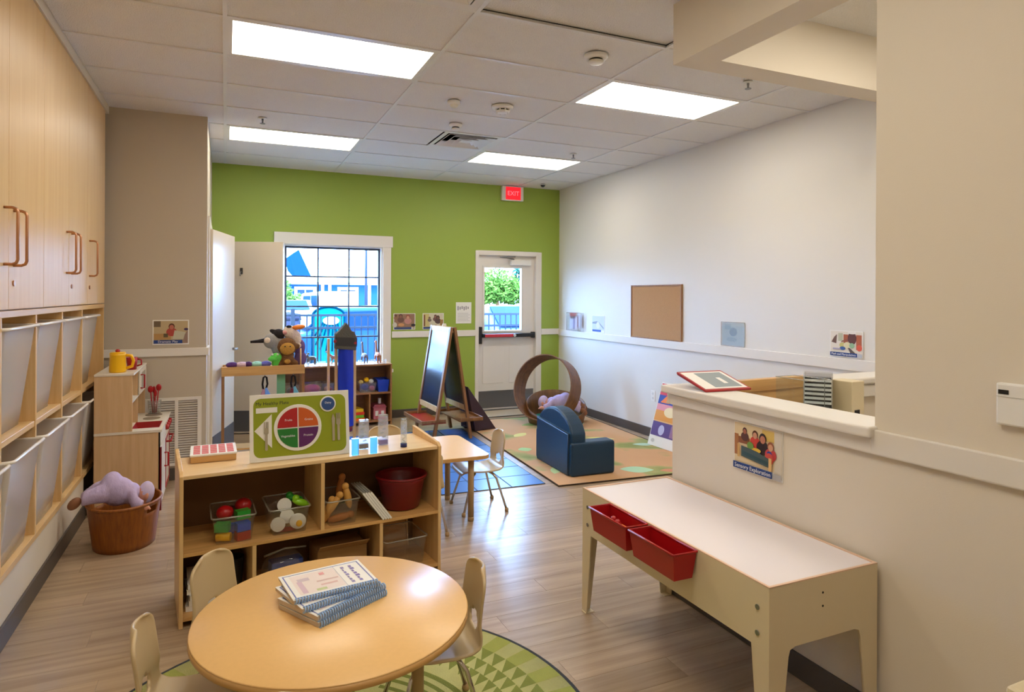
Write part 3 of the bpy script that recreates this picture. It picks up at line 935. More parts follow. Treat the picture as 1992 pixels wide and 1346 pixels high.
# ------------------------------------------------------------------ low shelf in the middle
M_top = wood('shelf_top_maple', (228, 192, 140), (242, 214, 168), 0.28, 'X', 1.0)
SH = T('low_shelf', 'low maple shelf unit with open bays behind the round table', 'shelf', (-0.19, 3.335, 0), 6.1)
SL, SDp, SZ = 1.307, 0.40, 0.70
for x in (0, SL - 0.018):
    MB().prism([(0, 0), (SDp, 0), (SDp, SZ + 0.05), (0.03, SZ + 0.02), (0, SZ)], x, x + 0.018, 'yz').build('side_panel', M_maple, SH, bevel=0.003)
B(0.018, 0.012, SZ - 0.018, SL - 0.018, SDp, SZ).build('top', M_top, SH, bevel=0.002)
B(0.018, 0.004, 0.325, SL - 0.018, SDp - 0.01, 0.343).build('middle_shelf', M_maplex, SH, bevel=0.002)
B(0.018, 0.004, 0.03, SL - 0.018, SDp - 0.01, 0.048).build('bottom_shelf', M_maplex, SH, bevel=0.002)
B(0.018, SDp - 0.012, 0.03, SL - 0.018, SDp - 0.002, SZ - 0.018).build('back_panel', mat('shelf_back_brown', (112, 74, 34), 0.6, var=0.08), SH)  # darker brown than the maple boards
B(0.645, 0.008, 0.343, 0.663, SDp - 0.012, SZ - 0.018).build('divider', M_maple, SH)
for x in (0.318, 0.955):
    B(x, 0.008, 0.048, x + 0.018, SDp - 0.012, 0.325).build('divider', M_maple, SH)
def on_shelf(x, y, z=0.0):
    a = R(6.1)
    return (-0.19 + x * math.cos(a) - y * math.sin(a), 3.335 + x * math.sin(a) + y * math.cos(a), z)

def clear_bin(label, loc, rz, wd=0.19, dp=0.26, h=0.13, group='clear bins on the low shelf'):
    t = T('clear_bin', label, 'bin', loc, rz, group)
    mb = MB(); rings = []
    for f in (0, 1):
        a = wd / 2 - 0.015 * (1 - f); b = dp / 2 - 0.015 * (1 - f)
        rings.append([(x, y, 0.001 + h * f) for x, y in rrect(-a, -b, a, b, 0.015, 3)])
    n = len(rings[0])
    mb.add(rings[0] + rings[1], [(i, (i + 1) % n, n + (i + 1) % n, n + i) for i in range(n)], 0, True)
    mb.add(rings[0], [tuple(range(n))[::-1]])
    mb.build('body', M_clear, t)
    MB().tube([(x, y, h) for x, y in rrect(-wd / 2 - 0.004, -dp / 2 - 0.004, wd / 2 + 0.004, dp / 2 + 0.004, 0.018, 3)], 0.0045, 6, closed=True).build('rim', M_clearrim, t)
    return t
M_clearrim = glass('clear_rim', (240, 240, 238), 0.35, 0.3, (230, 228, 220))

def toy(name, label, cat, loc, mbs, group, rz=0, rx=0, ry=0):
    t = T(name, label, cat, loc, rz, group, rx, ry)
    for nm, mb, m in mbs:
        mb.build(nm, m, t)
    return t
Z1 = 0.344
# bin of coloured blocks
bx, by, _ = on_shelf(0.245, 0.155)
clear_bin('clear bin of red, green, blue and yellow blocks on the low shelf', (bx, by, Z1), 3)
blk = [('yellow cylinder block at the bottom of the coloured block bin', M_yellow, 'c', (-0.04, -0.085, 0.025)), ('red block at the bottom right of the coloured block bin', M_red, 'b', (0.045, -0.08, 0.022)),
       ('blue block in the coloured block bin above the red one', M_blue, 'b', (0.045, -0.082, 0.066)), ('green block in the coloured block bin above the yellow one', M_greenp, 'b', (-0.045, -0.08, 0.072)),
       ('second blue block at the back of the coloured block bin', M_blue, 'b', (0.0, 0.03, 0.025)), ('red apple-shaped block on top of the coloured block bin', M_red, 's', (-0.035, -0.03, 0.125)),
       ('red ball on top right of the coloured block bin', M_red, 's', (0.05, 0.03, 0.135)), ('small green block on top of the coloured block bin', M_greenp, 'b', (0.045, -0.05, 0.115)),
       ('dark red block high at the back of the coloured block bin', M_redd, 'b', (-0.03, 0.07, 0.10))]
for l, m, sh, p in blk:
    if sh == 'c': mb = MB().cyl((-0.033, 0, 0), (0.033, 0, 0), 0.021, n=20)
    elif sh == 'b': mb = MB().box(-0.032, -0.022, -0.02, 0.032, 0.022, 0.02)
    else: mb = MB().ell((0, 0, 0), (0.04, 0.04, 0.034))
    toy('toy_block', l, 'block', (bx + p[0], by + p[1], Z1 + p[2]), [('body', mb, m)], 'blocks in the coloured block bin', rz=(hash(l) % 7) * 0 + 10 * p[0] * 40)
# bin of play food
bx, by, _ = on_shelf(0.50, 0.15)
clear_bin('clear bin of white play food and eggs on the low shelf', (bx, by, Z1), 5)
M_wf = mat('play_food_white', (226, 224, 216), 0.4)
fd = [('white round play food disc at the front left of its bin', (-0.045, -0.09, 0.045), 'd', M_wf), ('play fried egg with a yellow yolk in the food bin', (0.05, -0.09, 0.05), 'e', M_wf), ('white play food disc in the middle of its bin', (0.0, -0.07, 0.075), 'd', M_wf),
      ('white play food disc on top of the food bin', (-0.01, -0.03, 0.12), 'd', M_wf), ('green play vegetable on top of the food bin', (0.045, 0.02, 0.135), 'g', M_greenp), ('red play food slice at the bottom of the food bin', (0.0, -0.08, 0.014), 'r', M_redd),
      ('lime play vegetable on the right of the food bin', (0.07, -0.03, 0.125), 'g', M_lime)]
for l, p, sh, m in fd:
    if sh == 'd': ps = [('body', MB().cyl((0, -0.006, 0), (0, 0.006, 0), 0.035, n=24).cyl((0, -0.009, 0), (0, 0.006, 0), 0.02, n=20), m)]
    elif sh == 'e': ps = [('white', MB().ell((0, 0, 0), (0.042, 0.008, 0.038)), m), ('yolk', MB().ell((0.008, -0.008, -0.01), (0.016, 0.008, 0.016)), M_yellow)]
    elif sh == 'g': ps = [('body', MB().ell((0, 0, 0), (0.045, 0.02, 0.018)).ell((-0.03, 0, 0.012), 0.018), m)]
    else: ps = [('body', MB().prism(disc(0, 0, 0.045, 0.02, 16), -0.01, 0.01, 'xy'), m)]
    toy('play_food', l, 'play food', (bx + p[0], by + p[1], Z1 + p[2]), ps, 'play food in the clear bin', rx=-12, ry=p[0] * 300)
# bin of wooden figures
bx, by, _ = on_shelf(0.765, 0.15)
clear_bin('clear bin of tan play pastry on the low shelf', (bx, by, Z1), 6, wd=0.17)
M_tan = mat('tan_toy', (214, 160, 80), 0.5)
for l, p, ry in (('long tan toy pastry leaning in its bin', (-0.03, -0.06, 0.09), 35), ('tall tan toy pastry standing up at the right of its bin', (0.05, -0.03, 0.115), -12), ('brown toy pastry sticking up highest from its bin', (0.02, 0.03, 0.15), 10),
                  ('short tan toy pastry at the left of its bin', (-0.055, -0.05, 0.06), 20), ('dark toy loaf at the bottom of the pastry bin', (0.0, -0.07, 0.025), 80)):
    toy('toy_pastry', l, 'play food', (bx + p[0], by + p[1], Z1 + p[2]), [('body', MB().ell((0, 0, 0), (0.02, 0.02, 0.065)).ell((0, 0, 0.06), 0.019), M_tan if 'dark' not in l and 'brown' not in l else mat('crust', (170, 104, 44), 0.6))], 'toy pastries in the clear bin', ry=ry)
# white boards leaning on the tub
M_gboard = mat('board_grey', (168, 168, 160), 0.5)
for q in range(4):
    x, y_, _ = on_shelf(0.90 + 0.014 * q, 0.12)
    t = T('lap_board', ['white-edged lap board nearest the pastry bin', 'second lap board leaning on the red tub', 'third lap board leaning on the red tub', 'lap board resting directly on the red tub'][q], 'board', (x + 0.075, y_, Z1 + 0.002), 6, 'lap boards leaning on the red tub', ry=-36)
    B(-0.004, -0.11, 0, 0.004, 0.11, 0.19).build('panel', M_gboard, t)
    mb = MB().box(-0.005, -0.113, -0.001, 0.005, -0.11, 0.191)
    mb.build('edge_band', M_paper, t)
x, y_, _ = on_shelf(1.135, 0.17)
t = T('red_tub', 'round dark red plastic tub on the low shelf', 'tub', (x, y_, Z1), 0)
MB().lathe([(0.0, 0.006), (0.09, 0.002), (0.10, 0.006), (0.13, 0.15), (0.142, 0.165), (0.142, 0.18), (0.13, 0.18), (0.126, 0.16), (0.095, 0.012), (0.0, 0.011)], n=40).build('body', M_redd, t)
MB().tube([(0.140 * math.cos(2 * PI * i / 40), 0.140 * math.sin(2 * PI * i / 40), 0.18) for i in range(40)], 0.007, 8, closed=True).build('rim', M_redd, t)
# lower bays
for q in range(5):
    x, y_, _ = on_shelf(0.12 + 0.005 * (q % 2), 0.16)
    t = T('paper_stack', ['lowest', 'second', 'third', 'fourth', 'topmost'][q] + ' of the white booklets piled in the lower left bay', 'booklet', (x, y_, 0.049 + 0.026 * q), 4 + 5 * ((q * 7) % 3 - 1), 'booklets in the lower left bay')
    B(-0.075, -0.11, 0, 0.075, 0.11, 0.024).build('pages', M_paper, t)
    MB().box(-0.077, -0.112, 0.024, 0.077, 0.112, 0.0258).build('cover', pm(205, 200, 190), t)
x, y_, _ = on_shelf(0.25, 0.2)
t = T('dark_bin', 'dark plastic bin in the lower left bay behind the chair', 'bin', (x, y_, 0.049), 6)
MB().lathe([(0.0, 0.004), (0.045, 0.0), (0.055, 0.17), (0.052, 0.17), (0.043, 0.006)], n=24).build('body', M_black, t)
x, y_, _ = on_shelf(0.49, 0.16)
t = T('zip_pouch', 'clear zip pouch with a blue package in the lower middle bay', 'pouch', (x, y_, 0.049), 10)
MB().ell((0, 0, 0.09), (0.11, 0.075, 0.085)).build('pouch', M_clear, t, remesh=0.012)
B(-0.07, -0.05, 0.06, 0.09, 0.03, 0.13).build('blue_package', pm(36, 60, 140), t, bevel=0.008)
MB().tube([(-0.10, -0.02, 0.165), (0.0, -0.03, 0.19), (0.11, -0.02, 0.175)], 0.006, 6).build('zip', M_clearrim, t)
x, y_, _ = on_shelf(0.78, 0.19)
t = T('cardboard_box', 'brown cardboard box at the back of the lower middle bay', 'box', (x, y_, 0.049), 6)
B(-0.13, -0.1, 0, 0.13, 0.1, 0.15).build('body', mat('cardboard', (150, 112, 66), 0.85), t)
MB().frus([(-0.13, -0.1, 0.15), (0.13, -0.1, 0.15), (0.13, -0.098, 0.15), (-0.13, -0.098, 0.15)], [(-0.13, -0.15, 0.19), (0.13, -0.15, 0.19), (0.13, -0.148, 0.192), (-0.13, -0.148, 0.192)]).build('flap', mat('cardboard', (150, 112, 66), 0.85), t)
x, y_, _ = on_shelf(1.12, 0.17)
clear_bin('clear bin in the lower right bay of the low shelf', (x, y_, 0.049), 6, wd=0.24, h=0.15)
t = T('wooden_tray', 'wooden tray standing at the back of the lower right bay', 'tray', on_shelf(1.12, 0.34, 0.049), 6, rx=-8)
B(-0.12, 0, 0, 0.12, 0.008, 0.22).build('panel', M_maplex, t)
MB().box(-0.12, -0.015, 0, -0.112, 0, 0.22).box(0.112, -0.015, 0, 0.12, 0, 0.22).box(-0.112, -0.015, 0.212, 0.112, 0, 0.22).build('border', M_maple, t)

# ---- on top of the low shelf
t = T('tile_game_board', 'wooden box lid with red and white squares on the left end of the low shelf', 'game board', (-0.155, 3.58, SZ + 0.001), 1.5)
B(0, 0, 0, 0.21, 0.22, 0.032).build('box', M_maplex, t, bevel=0.003)
B(-0.003, -0.004, 0.032, 0.213, 0.224, 0.042).build('lid', M_paper, t, bevel=0.002)
for i in range(5):
    for j in range(5):
        B(0.012 + i * 0.039, 0.012 + j * 0.041, 0.042, 0.043 + i * 0.039, 0.043 + j * 0.041, 0.0432).build('red_square', pm(214, 96, 88), t)

hp = T('plate_puzzle_board', 'lime green food plate board with coloured sectors standing on the low shelf', 'puzzle board', (0.115, 3.478, SZ + 0.001), 2.2, rx=-9)
PWd, PHt = 0.495, 0.335
B(0, 0, 0, PWd, 0.014, PHt).build('board', M_paper, hp, bevel=0.002)
MB().prism(rrect(0.018, 0.02, PWd - 0.018, PHt - 0.02, 0.035), -0.0012, 0.0, 'xz').build('green_panel', pm(146, 158, 14), hp)
pcx, pcz, pr = 0.232, 0.158, 0.118
MB().prism(disc(pcx, pcz, pr, n=40), -0.008, -0.0012, 'xz').build('plate', M_paper, hp, bevel=0.002)
for a0, col, nm in ((90, (176, 22, 22), 'fruit_sector'), (0, (206, 92, 20), 'grain_sector'), (180, (30, 120, 40), 'vegetable_sector'), (270, (92, 28, 100), 'protein_sector')):
    ox = 0.003 if a0 in (0, 270) else -0.003
    oz = 0.003 if a0 in (0, 90) else -0.003
    MB().prism([(pcx + ox, pcz + oz)] + disc(pcx + ox, pcz + oz, 0.098, n=12, a0=a0, a1=a0 + 90), -0.0105, -0.008, 'xz').build(nm, pm(*col), hp)
MB().prism(disc(0.385, 0.268, 0.041, n=30), -0.008, -0.0012, 'xz').build('cup_circle', M_paper, hp, bevel=0.002)
MB().prism(disc(0.385, 0.268, 0.034, n=30), -0.0105, -0.008, 'xz').build('cup_disc', pm(42, 78, 142), hp)
MB().prism(rect(0.03, 0.242, 0.132, 0.268), -0.002, -0.0012, 'xz').build('name_strip', M_paper, hp)
MB().prism([(0.022, 0.155), (0.105, 0.065), (0.105, 0.235)], -0.002, -0.0012, 'xz').build('napkin', M_paper, hp)
M_cut = pm(176, 164, 140)
def fork(x, z):
    mb = MB().prism(rrect(x - 0.006, z, x + 0.006, z + 0.09, 0.005), -0.008, -0.002, 'xz').prism(rrect(x - 0.011, z + 0.08, x + 0.011, z + 0.112, 0.008), -0.008, -0.002, 'xz')
    for q in (-0.0085, 0, 0.0085):
        mb.prism(rect(x + q - 0.0022, z + 0.105, x + q + 0.0022, z + 0.142), -0.008, -0.002, 'xz')
    return mb
fork(0.078, 0.055).build('fork', M_cut, hp)
fork(0.437, 0.075).build('fork', M_cut, hp)
MB().prism([(0.405, 0.075), (0.417, 0.075), (0.417, 0.15), (0.42, 0.19), (0.41, 0.215), (0.402, 0.19), (0.405, 0.15)], -0.008, -0.002, 'xz').build('knife', M_cut, hp)
dk = pm(40, 44, 30)
text(hp, 'My Healthy Plate', 0.0235, 0.028, -0.0016, 0.288, dk, align='LEFT')
for s, x, z, sz in (('Fruits', 0.185, 0.198, 0.016), ('Grains', 0.285, 0.196, 0.016), ('Vegetables', 0.182, 0.118, 0.016), ('Protein', 0.282, 0.116, 0.016)):
    text(hp, s, sz, x, -0.011, z, W_)
text(hp, 'Dairy', 0.015, 0.385, -0.011, 0.274, W_)
B(0.2, 0.014, 0.020, 0.3, 0.10, 0.026).build('foot', M_paper, hp)

M_milk = glass('timer_plastic', (245, 248, 250), 0.5, 0.28, (236, 240, 246))
def timer(label, loc, wd, dp, h, liquid, nb=5):
    t = T('liquid_timer', label, 'sensory bottle', loc, 8, 'liquid timers on the low shelf')
    MB().prism([(-wd, 0), (wd, 0), (wd * 0.9, h), (-wd * 0.9, h)], -dp, dp, 'xz').build('case', M_milk, t, bevel=0.003)
    MB().prism([(-wd * 0.85, 0.004), (wd * 0.85, 0.004), (wd * 0.85, 0.028), (-wd * 0.85, 0.028)], -dp * 0.8, dp * 0.8, 'xz').build('liquid', liquid, t)
    for q in range(nb):
        MB().prism([(-wd * 0.5 if q % 2 else -wd * 0.1, 0.04 + q * 0.022), (wd * 0.1 if q % 2 else wd * 0.5, 0.046 + q * 0.022), (wd * 0.1 if q % 2 else wd * 0.5, 0.049 + q * 0.022), (-wd * 0.5 if q % 2 else -wd * 0.1, 0.043 + q * 0.022)], -dp * 0.8, dp * 0.8, 'xz').build('ramp', M_clearrim, t)
    B(-wd * 0.9, -dp, h, wd * 0.9, dp, h + 0.008).build('cap', M_clearrim, t, bevel=0.002)
timer('clear liquid timer with dark base next to the food plate board', (0.695, 3.57, SZ + 0.001), 0.028, 0.014, 0.152, pm(60, 30, 40))
timer('clear liquid timer with violet liquid, middle of the three', (0.815, 3.63, SZ + 0.001), 0.028, 0.014, 0.162, pm(60, 40, 190))
t = T('liquid_timer', 'slim round clear tube at the right end of the low shelf', 'sensory bottle', (0.91, 3.535, SZ + 0.001), 0, 'liquid timers on the low shelf')
MB().lathe([(0.017, 0.022), (0.018, 0.14), (0.015, 0.146)], n=20).build('case', M_milk, t)
MB().lathe([(0.018, 0), (0.018, 0.02), (0.0, 0.022)], n=20).build('base', pm(40, 50, 110), t)
MB().lathe([(0.015, 0.146), (0.015, 0.156), (0.0, 0.157)], n=20).build('cap', M_clearrim, t)
MB().tube([(0.008 * math.cos(a * 0.7), 0.008 * math.sin(a * 0.7), 0.026 + a * 0.0035) for a in range(32)], 0.002, 6).build('spiral', M_clearrim, t)
for l, p in (('aqua acrylic block beside the food plate board', (0.628, 3.45)), ('aqua acrylic block between the liquid timers', (0.725, 3.45))):
    t = T('acrylic_block', l, 'block', (p[0], p[1], SZ + 0.001), 4, 'aqua acrylic blocks')
    B(-0.018, -0.009, 0, 0.018, 0.009, 0.085).build('block', M_aqua, t, bevel=0.002)
    B(-0.0185, -0.0095, 0.085, 0.0185, 0.0095, 0.087).build('polished_top', M_clearrim, t)

# ------------------------------------------------------------------ chairs
def make_chair(label):
    t = T('school_chair', label, 'chair', (0, 0, 0), 0, 'small sand-coloured school chairs')
    prof = [(0.165, 0.262), (0.168, 0.276), (0.155, 0.289), (0.10, 0.292), (0.03, 0.284), (-0.05, 0.282), (-0.11, 0.289), (-0.138, 0.307), (-0.15, 0.34), (-0.155, 0.38), (-0.161, 0.43), (-0.168, 0.48), (-0.176, 0.53), (-0.18, 0.553)]
    # resample
    seg = [0]
    for i in range(1, len(prof)):
        seg.append(seg[-1] + math.dist(prof[i], prof[i - 1]))
    NS, NT = 44, 20
    v = []; f = []
    for a in range(NS + 1):
        s = seg[-1] * a / NS
        i = max(j for j in range(len(seg)) if seg[j] <= s + 1e-9); i = min(i, len(seg) - 2)
        q = (s - seg[i]) / (seg[i + 1] - seg[i])
        y = prof[i][0] + (prof[i + 1][0] - prof[i][0]) * q
        z = prof[i][1] + (prof[i + 1][1] - prof[i][1]) * q
        if z < 0.30 and y > -0.13:
            hw = 0.142 + 0.008 * max(0, y + 0.1) / 0.26
            fr = max(0, (0.05 - s) / 0.05)
            hw *= (1 - 0.25 * fr ** 2)
        else:
            u = (z - 0.30) / 0.255
            hw = 0.142 - 0.016 * math.sin(min(1, max(0, u)) * PI * 0.8)
            if u > 0.72:
                e = min(1, (u - 0.72) / 0.285)
                hw *= (1 - e ** 2.6) ** 0.5 if e < 1 else 0.2
                hw = max(hw, 0.045)
        back = min(1, max(0, (z - 0.30) / 0.08))
        for b in range(NT + 1):
            c = -1 + 2 * b / NT
            v.append((c * hw, y + back * 0.022 * c * c, z + (1 - back) * 0.010 * c * c))
    for a in range(NS):
        for b in range(NT):
            ids = (a * (NT + 1) + b, a * (NT + 1) + b + 1, (a + 1) * (NT + 1) + b + 1, (a + 1) * (NT + 1) + b)
            cx = sum(v[i][0] for i in ids) / 4; cz = sum(v[i][2] for i in ids) / 4
            if -0.165 < sum(v[i][1] for i in ids) / 4 < -0.12 and (cx / 0.055) ** 2 + ((cz - 0.352) / 0.026) ** 2 < 1:
                continue
            f.append(ids)
    mb = MB(); mb.add(v, f, 0, True)
    mb.build('seat_shell', M_chair, t, solid=0.012, sub=1)
    for sx in (-1, 1):
        for sy, top in ((1, 0.08), (-1, -0.07)):
            lg = MB().tube([(sx * 0.085, top - sy * 0.02, 0.273), (sx * 0.105, top, 0.262), (sx * 0.118, top + sy * 0.02, 0.235), (sx * 0.155, top + sy * 0.085, 0.014)], 0.0085, 10).build('leg', M_chrome, t)
            MB().lathe([(0.0, 0.0), (0.013, 0.0), (0.015, 0.01), (0.011, 0.026), (0.0, 0.027)], (sx * 0.155, top + sy * 0.086, 0), 14).build('foot_cap', M_leg, lg)
    MB().tube([(-0.085, 0.06, 0.273), (0.085, 0.06, 0.273)], 0.008, 8).build('crossbar', M_chrome, t)
    MB().tube([(-0.085, -0.05, 0.273), (0.085, -0.05, 0.273)], 0.008, 8).build('crossbar', M_chrome, t)
    return t
RZ = 0.011
ch = make_chair('sand-coloured school chair on the right of the round table')
ch.location = (0.69, 2.235, RZ); ch.rotation_euler = (0, 0, R(84))
dup(ch, (0.085, 2.60, RZ), 236, 'sand-coloured school chair between the round table and the low shelf')
dup(ch, (-0.068, 2.195, RZ), -96, 'sand-coloured school chair at the left of the round table, nearest the cabinets')
dup(ch, (0.075, 1.85, RZ), 0, 'sand-coloured school chair barely seen at the bottom edge of the picture')
dup(ch, (1.70, 4.42, 0), 88, 'sand-coloured school chair at the end of the rectangular table')
dup(ch, (1.16, 4.13, 0), -2, 'sand-coloured school chair tucked behind the low shelf, one chrome leg showing')
dup(ch, (1.10, 4.74, 0), 176, 'sand-coloured school chair beyond the rectangular table, only its top showing')

# ------------------------------------------------------------------ round table, rug, notebooks
TC = (0.335, 2.182); TZ = 0.51; TR = 0.436
t = T('round_table', 'round maple-topped children\'s table on the green rug', 'table', (TC[0], TC[1], RZ))
h = TZ - RZ
MB().lathe([(TR - 0.006, h - 0.028), (TR, h - 0.024), (TR, h - 0.004)], n=72).build('edge_band', M_edge, t)
MB().lathe([(TR, h - 0.004), (TR - 0.004, h), (0.0, h)], n=72).build('top', M_tabletop, t)
MB().lathe([(0.0, h - 0.03), (TR - 0.02, h - 0.028)], n=72).build('underside', M_edge, t)
for a in (-12, 78, 168, 258):
    x, y_ = 0.27 * math.cos(R(a)), 0.27 * math.sin(R(a))
    lg = MB().cyl((x, y_, 0.02), (x, y_, h - 0.028), 0.021, n=20).build('leg', M_leg, t)
    MB().lathe([(0.0, 0.0), (0.016, 0.0), (0.018, 0.02)], (x, y_, 0), 16).build('foot', M_black, lg)
    B(x - 0.04, y_ - 0.04, h - 0.036, x + 0.04, y_ + 0.04, h - 0.028).build('leg_plate', M_leg, t)

# round rug, woven pattern as flat print
RC = (0.336, 2.234); RR = 0.93
rg = T('round_rug', 'round green patterned rug under the round table', 'rug', (RC[0], RC[1], 0.0))
M_rugl = mat('rug_light_green', (206, 204, 132), 0.95, bump=0.7, bscale=220, var=0.1, vscale=20)
M_rugd = mat('rug_dark_green', (134, 144, 64), 0.95, bump=0.7, bscale=220, var=0.1, vscale=20)
M_rugm = mat('rug_mid_green', (172, 178, 90), 0.95, bump=0.7, bscale=220, var=0.1, vscale=20)
M_bind = mat('rug_binding', (58, 62, 66), 0.9)
MB().lathe([(RR - 0.012, 0.0005), (RR - 0.012, 0.009), (0.0, 0.009)], n=96).build('pile', M_rugl, rg)
MB().lathe([(RR, 0.0005), (RR, 0.008), (RR - 0.006, 0.0105), (RR - 0.016, 0.0095)], n=96, cap=False).build('binding', M_bind, rg)
def sector(r0, r1, a0, a1, z, n=4):
    v = [(r0 * math.cos(a0 + (a1 - a0) * i / n), r0 * math.sin(a0 + (a1 - a0) * i / n), z) for i in range(n + 1)]
    v += [(r1 * math.cos(a1 + (a0 - a1) * i / n), r1 * math.sin(a1 + (a0 - a1) * i / n), z) for i in range(n + 1)]
    return v
mb = MB()
NR = 72
for i in range(NR):
    a0, a1 = 2 * PI * i / NR, 2 * PI * (i + 1) / NR
    if i % 2:
        p = sector(0.80, RR - 0.016, a0, a1, 0.0094, 2)
        mb.add(p, [tuple(range(len(p)))], 1)
    for k, (r0, r1) in enumerate(((0.72, 0.80), (0.65, 0.725), (0.585, 0.655))):
        am = a0 + (0.5 * (a1 - a0)) * (k % 2)
        p = [(r0 * math.cos(am), r0 * math.sin(am), 0.0095), (r1 * math.cos(am + 0.001), r1 * math.sin(am + 0.001), 0.0095), (r1 * math.cos(am + (a1 - a0) * 0.95), r1 * math.sin(am + (a1 - a0) * 0.95), 0.0095)]
        mb.add(p, [(0, 1, 2)], 0)
for (r0, r1) in ((0.50, 0.525), (0.455, 0.475), (0.41, 0.43), (0.36, 0.38), (0.31, 0.33)):
    for q in range(6):
        p = sector(r0, r1, q * PI / 3 + 0.12, q * PI / 3 + PI / 3 - 0.12, 0.0095, 10)
        mb.add(p, [tuple(range(len(p)))], 0)
tag(mb.build('woven_pattern', [M_rugd, M_rugm], rg), kind='stuff')

def notebook(label, x, y_, z, rz, thick, wd=0.28, dp=0.205, cover=True):
    t = T('spiral_notebook', label, 'notebook', (x, y_, z), rz, 'spiral notebooks on the round table')
    B(0, 0, 0, wd, dp, thick - 0.0022).build('pages', mat('page_edges', (206, 190, 170), 0.8), t)
    B(-0.001, 0, thick - 0.0022, wd + 0.001, dp + 0.001, thick - 0.001).build('front_cover', M_paper, t)
    n = 30
    for i in range(n):
        xx = 0.006 + (wd - 0.012) * i / (n - 1)
        pts = [(xx + 0.0022 * math.sin(a), 0.001 + (thick / 2 + 0.003) * math.cos(a), thick / 2 + (thick / 2 + 0.003) * math.sin(a)) for a in [2 * PI * q / 8 for q in range(8)]]
        if i == 0:
            sp = MB()
        sp.tube(pts, 0.0027, 5, closed=True)
    tag(sp.build('spiral', mat('spiral_blue', (150, 182, 226), 0.5), t), kind='stuff')
    if cover:
        pu = (120, 100, 170); ppl = (226, 206, 214)
        zc = thick - 0.0008
        fr = T_print(t, zc, wd, dp)
    return t
def T_print(t, z, wd, dp):
    shapes = []
    def r_(x0, y0, x1, y1, c, ): shapes.append(((x0 * wd, y0 * dp, x1 * wd, y1 * dp), c))
    r_(0.03, 0.05, 0.97, 0.07, (110, 118, 176)); r_(0.03, 0.93, 0.97, 0.95, (110, 118, 176)); r_(0.03, 0.05, 0.045, 0.95, (110, 118, 176)); r_(0.955, 0.05, 0.97, 0.95, (110, 118, 176))
    r_(0.10, 0.12, 0.64, 0.88, (236, 222, 216)); r_(0.645, 0.07, 0.652, 0.93, (190, 186, 196))
    for i in range(7):
        r_(0.72, 0.15 + i * 0.1, 0.76 - 0.01 * (i % 3), 0.23 + i * 0.1, (150, 140, 186))
        r_(0.82, 0.15 + i * 0.1, 0.87 - 0.012 * ((i + 1) % 3), 0.23 + i * 0.1, (136, 122, 178))
    r_(0.14, 0.15, 0.20, 0.62, (214, 186, 200)); r_(0.16, 0.6, 0.3, 0.72, (206, 190, 198)); r_(0.3, 0.14, 0.42, 0.22, (196, 206, 150)); r_(0.38, 0.3, 0.58, 0.36, (222, 188, 184)); r_(0.36, 0.46, 0.62, 0.51, (214, 186, 180)); r_(0.44, 0.7, 0.5, 0.8, (226, 160, 160))
    mb = MB(); ms = []
    for i, (q, c) in enumerate(shapes):
        m = pm(*c)
        if m not in ms: ms.append(m)
        zz = z + 0.0001 + 0.00003 * i
        mb.add([(q[0], q[1], zz), (q[2], q[1], zz), (q[2], q[3], zz), (q[0], q[3], zz)], [(0, 1, 2, 3)], ms.index(m))
    return mb.build('cover_print', ms, t)
z = TZ + 0.001
notebook('spiral notebook at the bottom of the pile on the round table', 0.268, 2.075, z, 30, 0.016)
notebook('second spiral notebook from the bottom of the pile', 0.266, 2.079, z + 0.0185, 30.5, 0.016)
notebook('third spiral notebook of the pile, turned and showing its coil', 0.225, 2.115, z + 0.037, 19, 0.012)
notebook('topmost spiral notebook with violet printed cover', 0.203, 2.155, z + 0.0515, 9, 0.010)

# ------------------------------------------------------------------ rectangular table
t = T('rectangular_table', 'rectangular maple children\'s table behind the low shelf', 'table', (0, 0, 0))
poly = rrect(0.78, 4.085, 1.66, 4.785, 0.06, 6)
MB().prism(poly, 0.436, 0.458, 'xy').build('edge_band', M_edge, t)
MB().prism([(1.22 + (x - 1.22) * 0.995, 4.435 + (y - 4.435) * 0.995) for x, y in poly], 0.458, 0.4605, 'xy').build('top', M_tabletop, t)
for x in (0.89, 1.545):
    for y_ in (4.175, 4.685):
        lg = MB().cyl((x, y_, 0.02), (x, y_, 0.436), 0.021, n=18).build('leg', M_leg, t)
        MB().lathe([(0.0, 0.0), (0.02, 0.0), (0.022, 0.03)], (x, y_, 0), 16).build('foot', M_leg, lg)

# ------------------------------------------------------------------ light table
LX0, LX1, LY0, LY1, LZ = 1.61, 2.118, 1.575, 2.77, 0.60
t = T('light_table', 'cream light table with a white top standing against the half wall', 'table', (LX0, LY0, 0))
w_, l_ = LX1 - LX0, LY1 - LY0
A = 0.21
def legpanel(length):
    a = LZ - A
    return [(0, 0), (0.055, 0), (0.085, a - 0.03), (0.092, a - 0.008), (0.12, a), (length - 0.12, a), (length - 0.092, a - 0.008), (length - 0.085, a - 0.03), (length - 0.055, 0), (length, 0), (length, LZ), (0, LZ)]
for x in (0, w_ - 0.006):
    # long sides: apron with tapered leg wings, as a grid of convex pieces
    mb = MB()
    mb.prism([(0.078, LZ - A), (l_ - 0.078, LZ - A), (l_ - 0.078, LZ - 0.001), (0.078, LZ - 0.001)], x, x + 0.006, 'yz')
    mb.build('long_apron', M_enamel, t)
